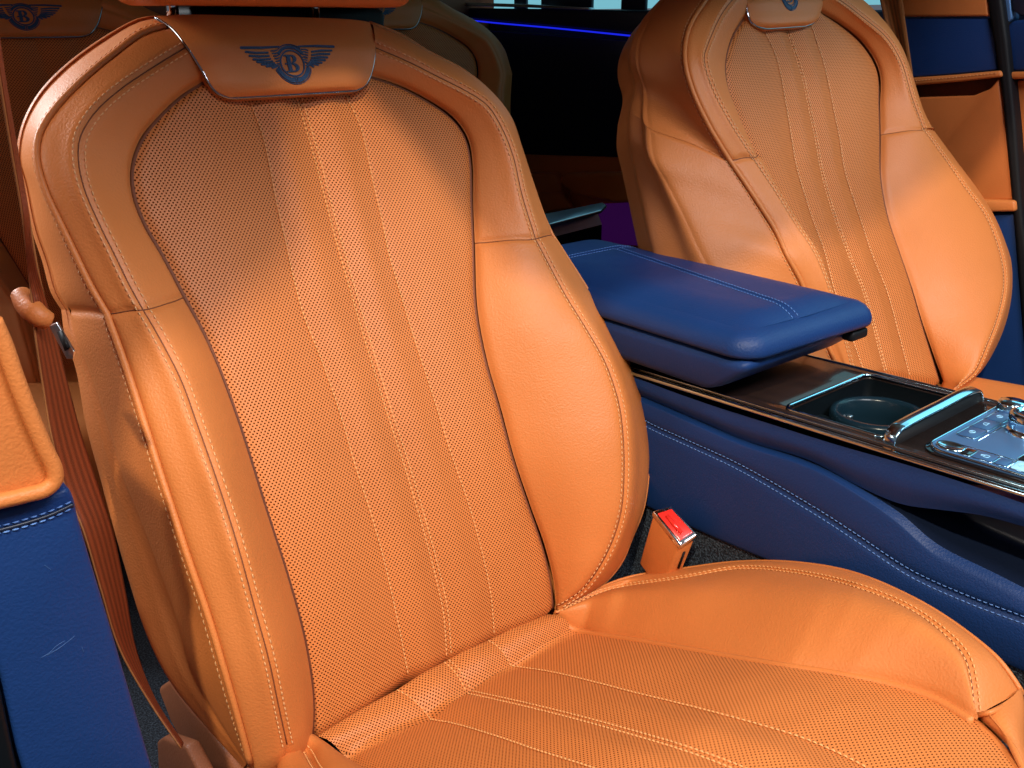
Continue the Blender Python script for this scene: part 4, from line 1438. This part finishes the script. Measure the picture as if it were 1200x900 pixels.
rbox('door_shell', (1.80, 1.83, 0.955, 2.25, 0.10, 0.975), 0.004, M['navy'], rd)
slab('dark_panel', poly_x([(520, 32), (780, 50), (780, 186), (520, 178)], XD), (0.03, 0, 0), M['glass'], rd, bevel=0.003)
slab('window_sill', poly_x([(520, 9), (790, 12), (790, 44), (520, 20)], XD-0.02), (0.05, 0, 0), M['navy'], rd, bevel=0.006)
tube_obj('light_strip', [onx(*p, XD-0.02) for p in spline([(520, 20), (572, 26), (650, 33), (745, 42.5), (790, 47)], 30)], 0.0020, M['strip'], rd)
slab('lower_trim', poly_x([(520, 178), (780, 178), (800, 330), (520, 330)], XD+0.004), (0.03, 0, 0), M['tan'], rd, bevel=0.004)
slab('door_armrest', poly_x([(655, 208), (662, 203), (770, 202), (790, 236), (720, 238), (672, 228), (658, 218)], XD-0.05), (0.055, 0, 0), M['tan'], rd, bevel=0.010, seg=4)
slab('door_armrest', poly_x([(560, 203), (646, 203), (655, 215), (662, 245), (560, 250)], XD-0.03), (0.034, 0, 0), M['tan'], rd, bevel=0.008)
slab('seat_side', poly_x([(560, 226), (655, 226), (668, 244), (560, 262)], XD-0.045), (0.02, 0, 0), M['tan'], rd, bevel=0.006)
slab('glow_pocket', poly_x([(690, 240), (775, 236), (790, 290), (690, 285)], XD-0.02), (0.015, 0, 0), M['purple'], rd, bevel=0.002)  # pocket wall glows by itself in place of purple light falling on it
rbox('side_window', (XD+0.03, XD+0.036, 1.0, 2.2, 0.984, 1.33), 0.0, M['window_glow_dim'], rd)
slab('sill_highlight', poly_x([(520, 2), (620, 5), (690, 9), (690, 12), (620, 9), (520, 6)], XD-0.03), (0.02, 0, 0), M['satin'], rd, bevel=0.001)  # strip added in place of the cyan highlight on the sill edge
for y0, y1 in ((1.62, 1.70), (1.80, 1.99), (2.05, 2.1)):
    rbox('window_post', (XD+0.018, XD+0.028, y0, y1, 0.96, 1.34), 0.003, M['navy'], rd)

tr = thing('console_box', 'silver edged rear console box behind the blue armrest', 'console box', (1.12, 1.2, 0.10))
lip = [onz(*p, 0.655) for p in [(600, 262), (640, 250), (706, 237), (711, 240), (705, 246), (645, 262), (600, 273)]]
slab('tray_lip', lip, (0, 0, -0.006), M['satin'], tr, bevel=0.002)
face_t = [onz(*p, 0.650) for p in [(600, 272), (645, 260), (700, 247)]]
G = np.array([face_t, [p+np.array([0.0, -0.012, -0.022]) for p in face_t], [p+np.array([0.0, -0.012, -0.05]) for p in face_t], [p+np.array([0.0, -0.002, -0.30]) for p in face_t]])
grid_obj('tray_face', G[:2], M['satin'], tr)
grid_obj('box_front', G[1:], M['cup'], tr)
e0 = face_t[-1]
rbox('box_body', (e0[0]-0.35, e0[0]-0.002, e0[1]+0.005, e0[1]+0.25, 0.10, 0.63), 0.01, M['black'], tr)

bench = rbox('rear_wall', (-0.6, 2.2, 2.25, 2.32, 0.10, 1.5), 0.0, M['brown_trim'])
tag(bench, None, None, kind='structure')

# ------------------------------------------------------------------ far pillar, far belt, far front door
XQ = 1.70
fp = thing('pillar_trim', 'far door pillar trim in orange and blue leather with a shallow pocket', 'pillar trim', (XQ, 0.85, 0.10))
slab('upper_pad', poly_x([(1030, -60), (1152, -60), (1158, 19), (1040, 19.5)], XQ-0.004), (0.04, 0, 0), M['tan'], fp, bevel=0.004)
slab('blue_band', poly_x([(1040, 21), (1158, 21.5), (1166, 45), (1168, 82), (1120, 87), (1040, 93)], XQ), (0.04, 0, 0), M['blue'], fp, bevel=0.003)
slab('leather_lip', poly_x([(1040, 93), (1120, 87.5), (1172, 82.5), (1174, 90), (1120, 96), (1040, 103)], XQ-0.012), (0.05, 0, 0), M['tan'], fp, bevel=0.004)
slab('pocket_back', poly_x([(1030, 92), (1180, 84), (1200, 250), (1060, 250)], XQ+0.03), (0.01, 0, 0), M['brown_trim'], fp, bevel=0.0)
slab('pocket_front', poly_x([(1050, 115), (1140, 112), (1160, 104), (1170, 92), (1178, 150), (1190, 234), (1150, 236), (1060, 225)], XQ-0.002), (0.02, 0, 0), M['tan_trim'], fp, bevel=0.004)
slab('pocket_rim', poly_x([(1100, 231), (1140, 234), (1189, 235), (1190, 248), (1150, 249), (1100, 244)], XQ-0.014), (0.03, 0, 0), M['tan'], fp, bevel=0.005)
slab('lower_cover', poly_x([(1090, 249), (1193, 250), (1230, 560), (1090, 560)], XQ), (0.03, 0, 0), M['blue'], fp, bevel=0.003)
lines = [(np.array([onx(p[0], p[1]+2.5, XQ-0.0128) for p in spline([(1064, 93), (1120, 88), (1170, 83)], 40)]), np.tile([-1.0, 0, 0], (40, 1)))]
stitches('lip_stitching', lines, M['thread'], fp, pitch=0.006, length=0.004, r=0.0007)

fd = thing('car_door', 'far front door edge in blue and orange leather beyond a black rubber seal', 'car door', (1.74, 0.65, 0.10))
XE = 1.74
slab('door_seal', poly_x([(1150, -40), (1168, -40), (1180, 50), (1190, 150), (1198, 260), (1230, 480), (1205, 480), (1187, 260), (1172, 100), (1160, 30)], XQ-0.006), (0.05, 0, 0), M['black'], fd, bevel=0.006)
slab('door_blue_band', poly_x([(1176, 34), (1186, 24), (1260, 18), (1270, 84), (1178, 84)], XE-0.03), (0.03, 0, 0), M['blue'], fd, bevel=0.006)
slab('door_lip', poly_x([(1176, 84.5), (1270, 82), (1272, 90), (1178, 93)], XE-0.04), (0.05, 0, 0), M['tan'], fd, bevel=0.004)
slab('door_pocket', poly_x([(1179, 95), (1280, 92), (1300, 245), (1190, 245)], XE-0.02), (0.03, 0, 0), M['tan_trim'], fd, bevel=0.004)
rbox('door_shell', (1.80, 1.83, -0.4, 0.95, 0.10, 0.975), 0.004, M['navy'], fd)
slab('door_lower', poly_x([(1190, 247), (1300, 247), (1340, 560), (1215, 560)], XE-0.02), (0.03, 0, 0), M['blue'], fd, bevel=0.004)
slab('window_frame', poly_x([(1166, -40), (1180, -40), (1186, 22), (1176, 30)], XE-0.03), (0.03, 0, 0), M['panel_metal'], fd, bevel=0.003)
rbox('door_glass_glow', (XE+0.01, XE+0.016, -0.35, 0.70, 0.985, 1.33), 0.0, M['window_glow'], fd)  # unseen pane, glow added so the console chrome reflects cyan
slab('mirror_base', poly_x([(1182, -20), (1215, -20), (1215, 16), (1196, 19), (1186, 12)], XE-0.03), (0.02, 0, 0), M['navy'], fd, bevel=0.003)

fb = thing('seat_belt', 'tan seat belt webbing hanging behind the far front seat', 'seat belt', (1.66, 0.9, 0.10))
XB = 1.655
Lf = spline([(1024, -40), (1031, 0), (1042, 45), (1056, 100), (1070, 160), (1085, 230)], 40)
Rf = spline([(1053, -40), (1059, 0), (1066, 50), (1073, 100), (1082, 160), (1092, 230)], 40)
LP = np.array([onx(p[0], p[1], XB) for p in Lf]); RP = np.array([onx(p[0], p[1], XB) for p in Rf])
G = np.stack([LP*(1-t)+RP*t+np.array([0.004*math.sin(5*t), 0, 0]) for t in np.linspace(0, 1, 12)], 1)
uv = np.stack([np.tile(np.linspace(0, 1, 12), (40, 1)), np.tile(np.linspace(0, .4, 40)[:, None], (1, 12))], 2)
wf = grid_obj('webbing', G, M['belt_tan'], fb, uv=uv)
sm = wf.modifiers.new('thickness', 'SOLIDIFY'); sm.thickness = 0.0013
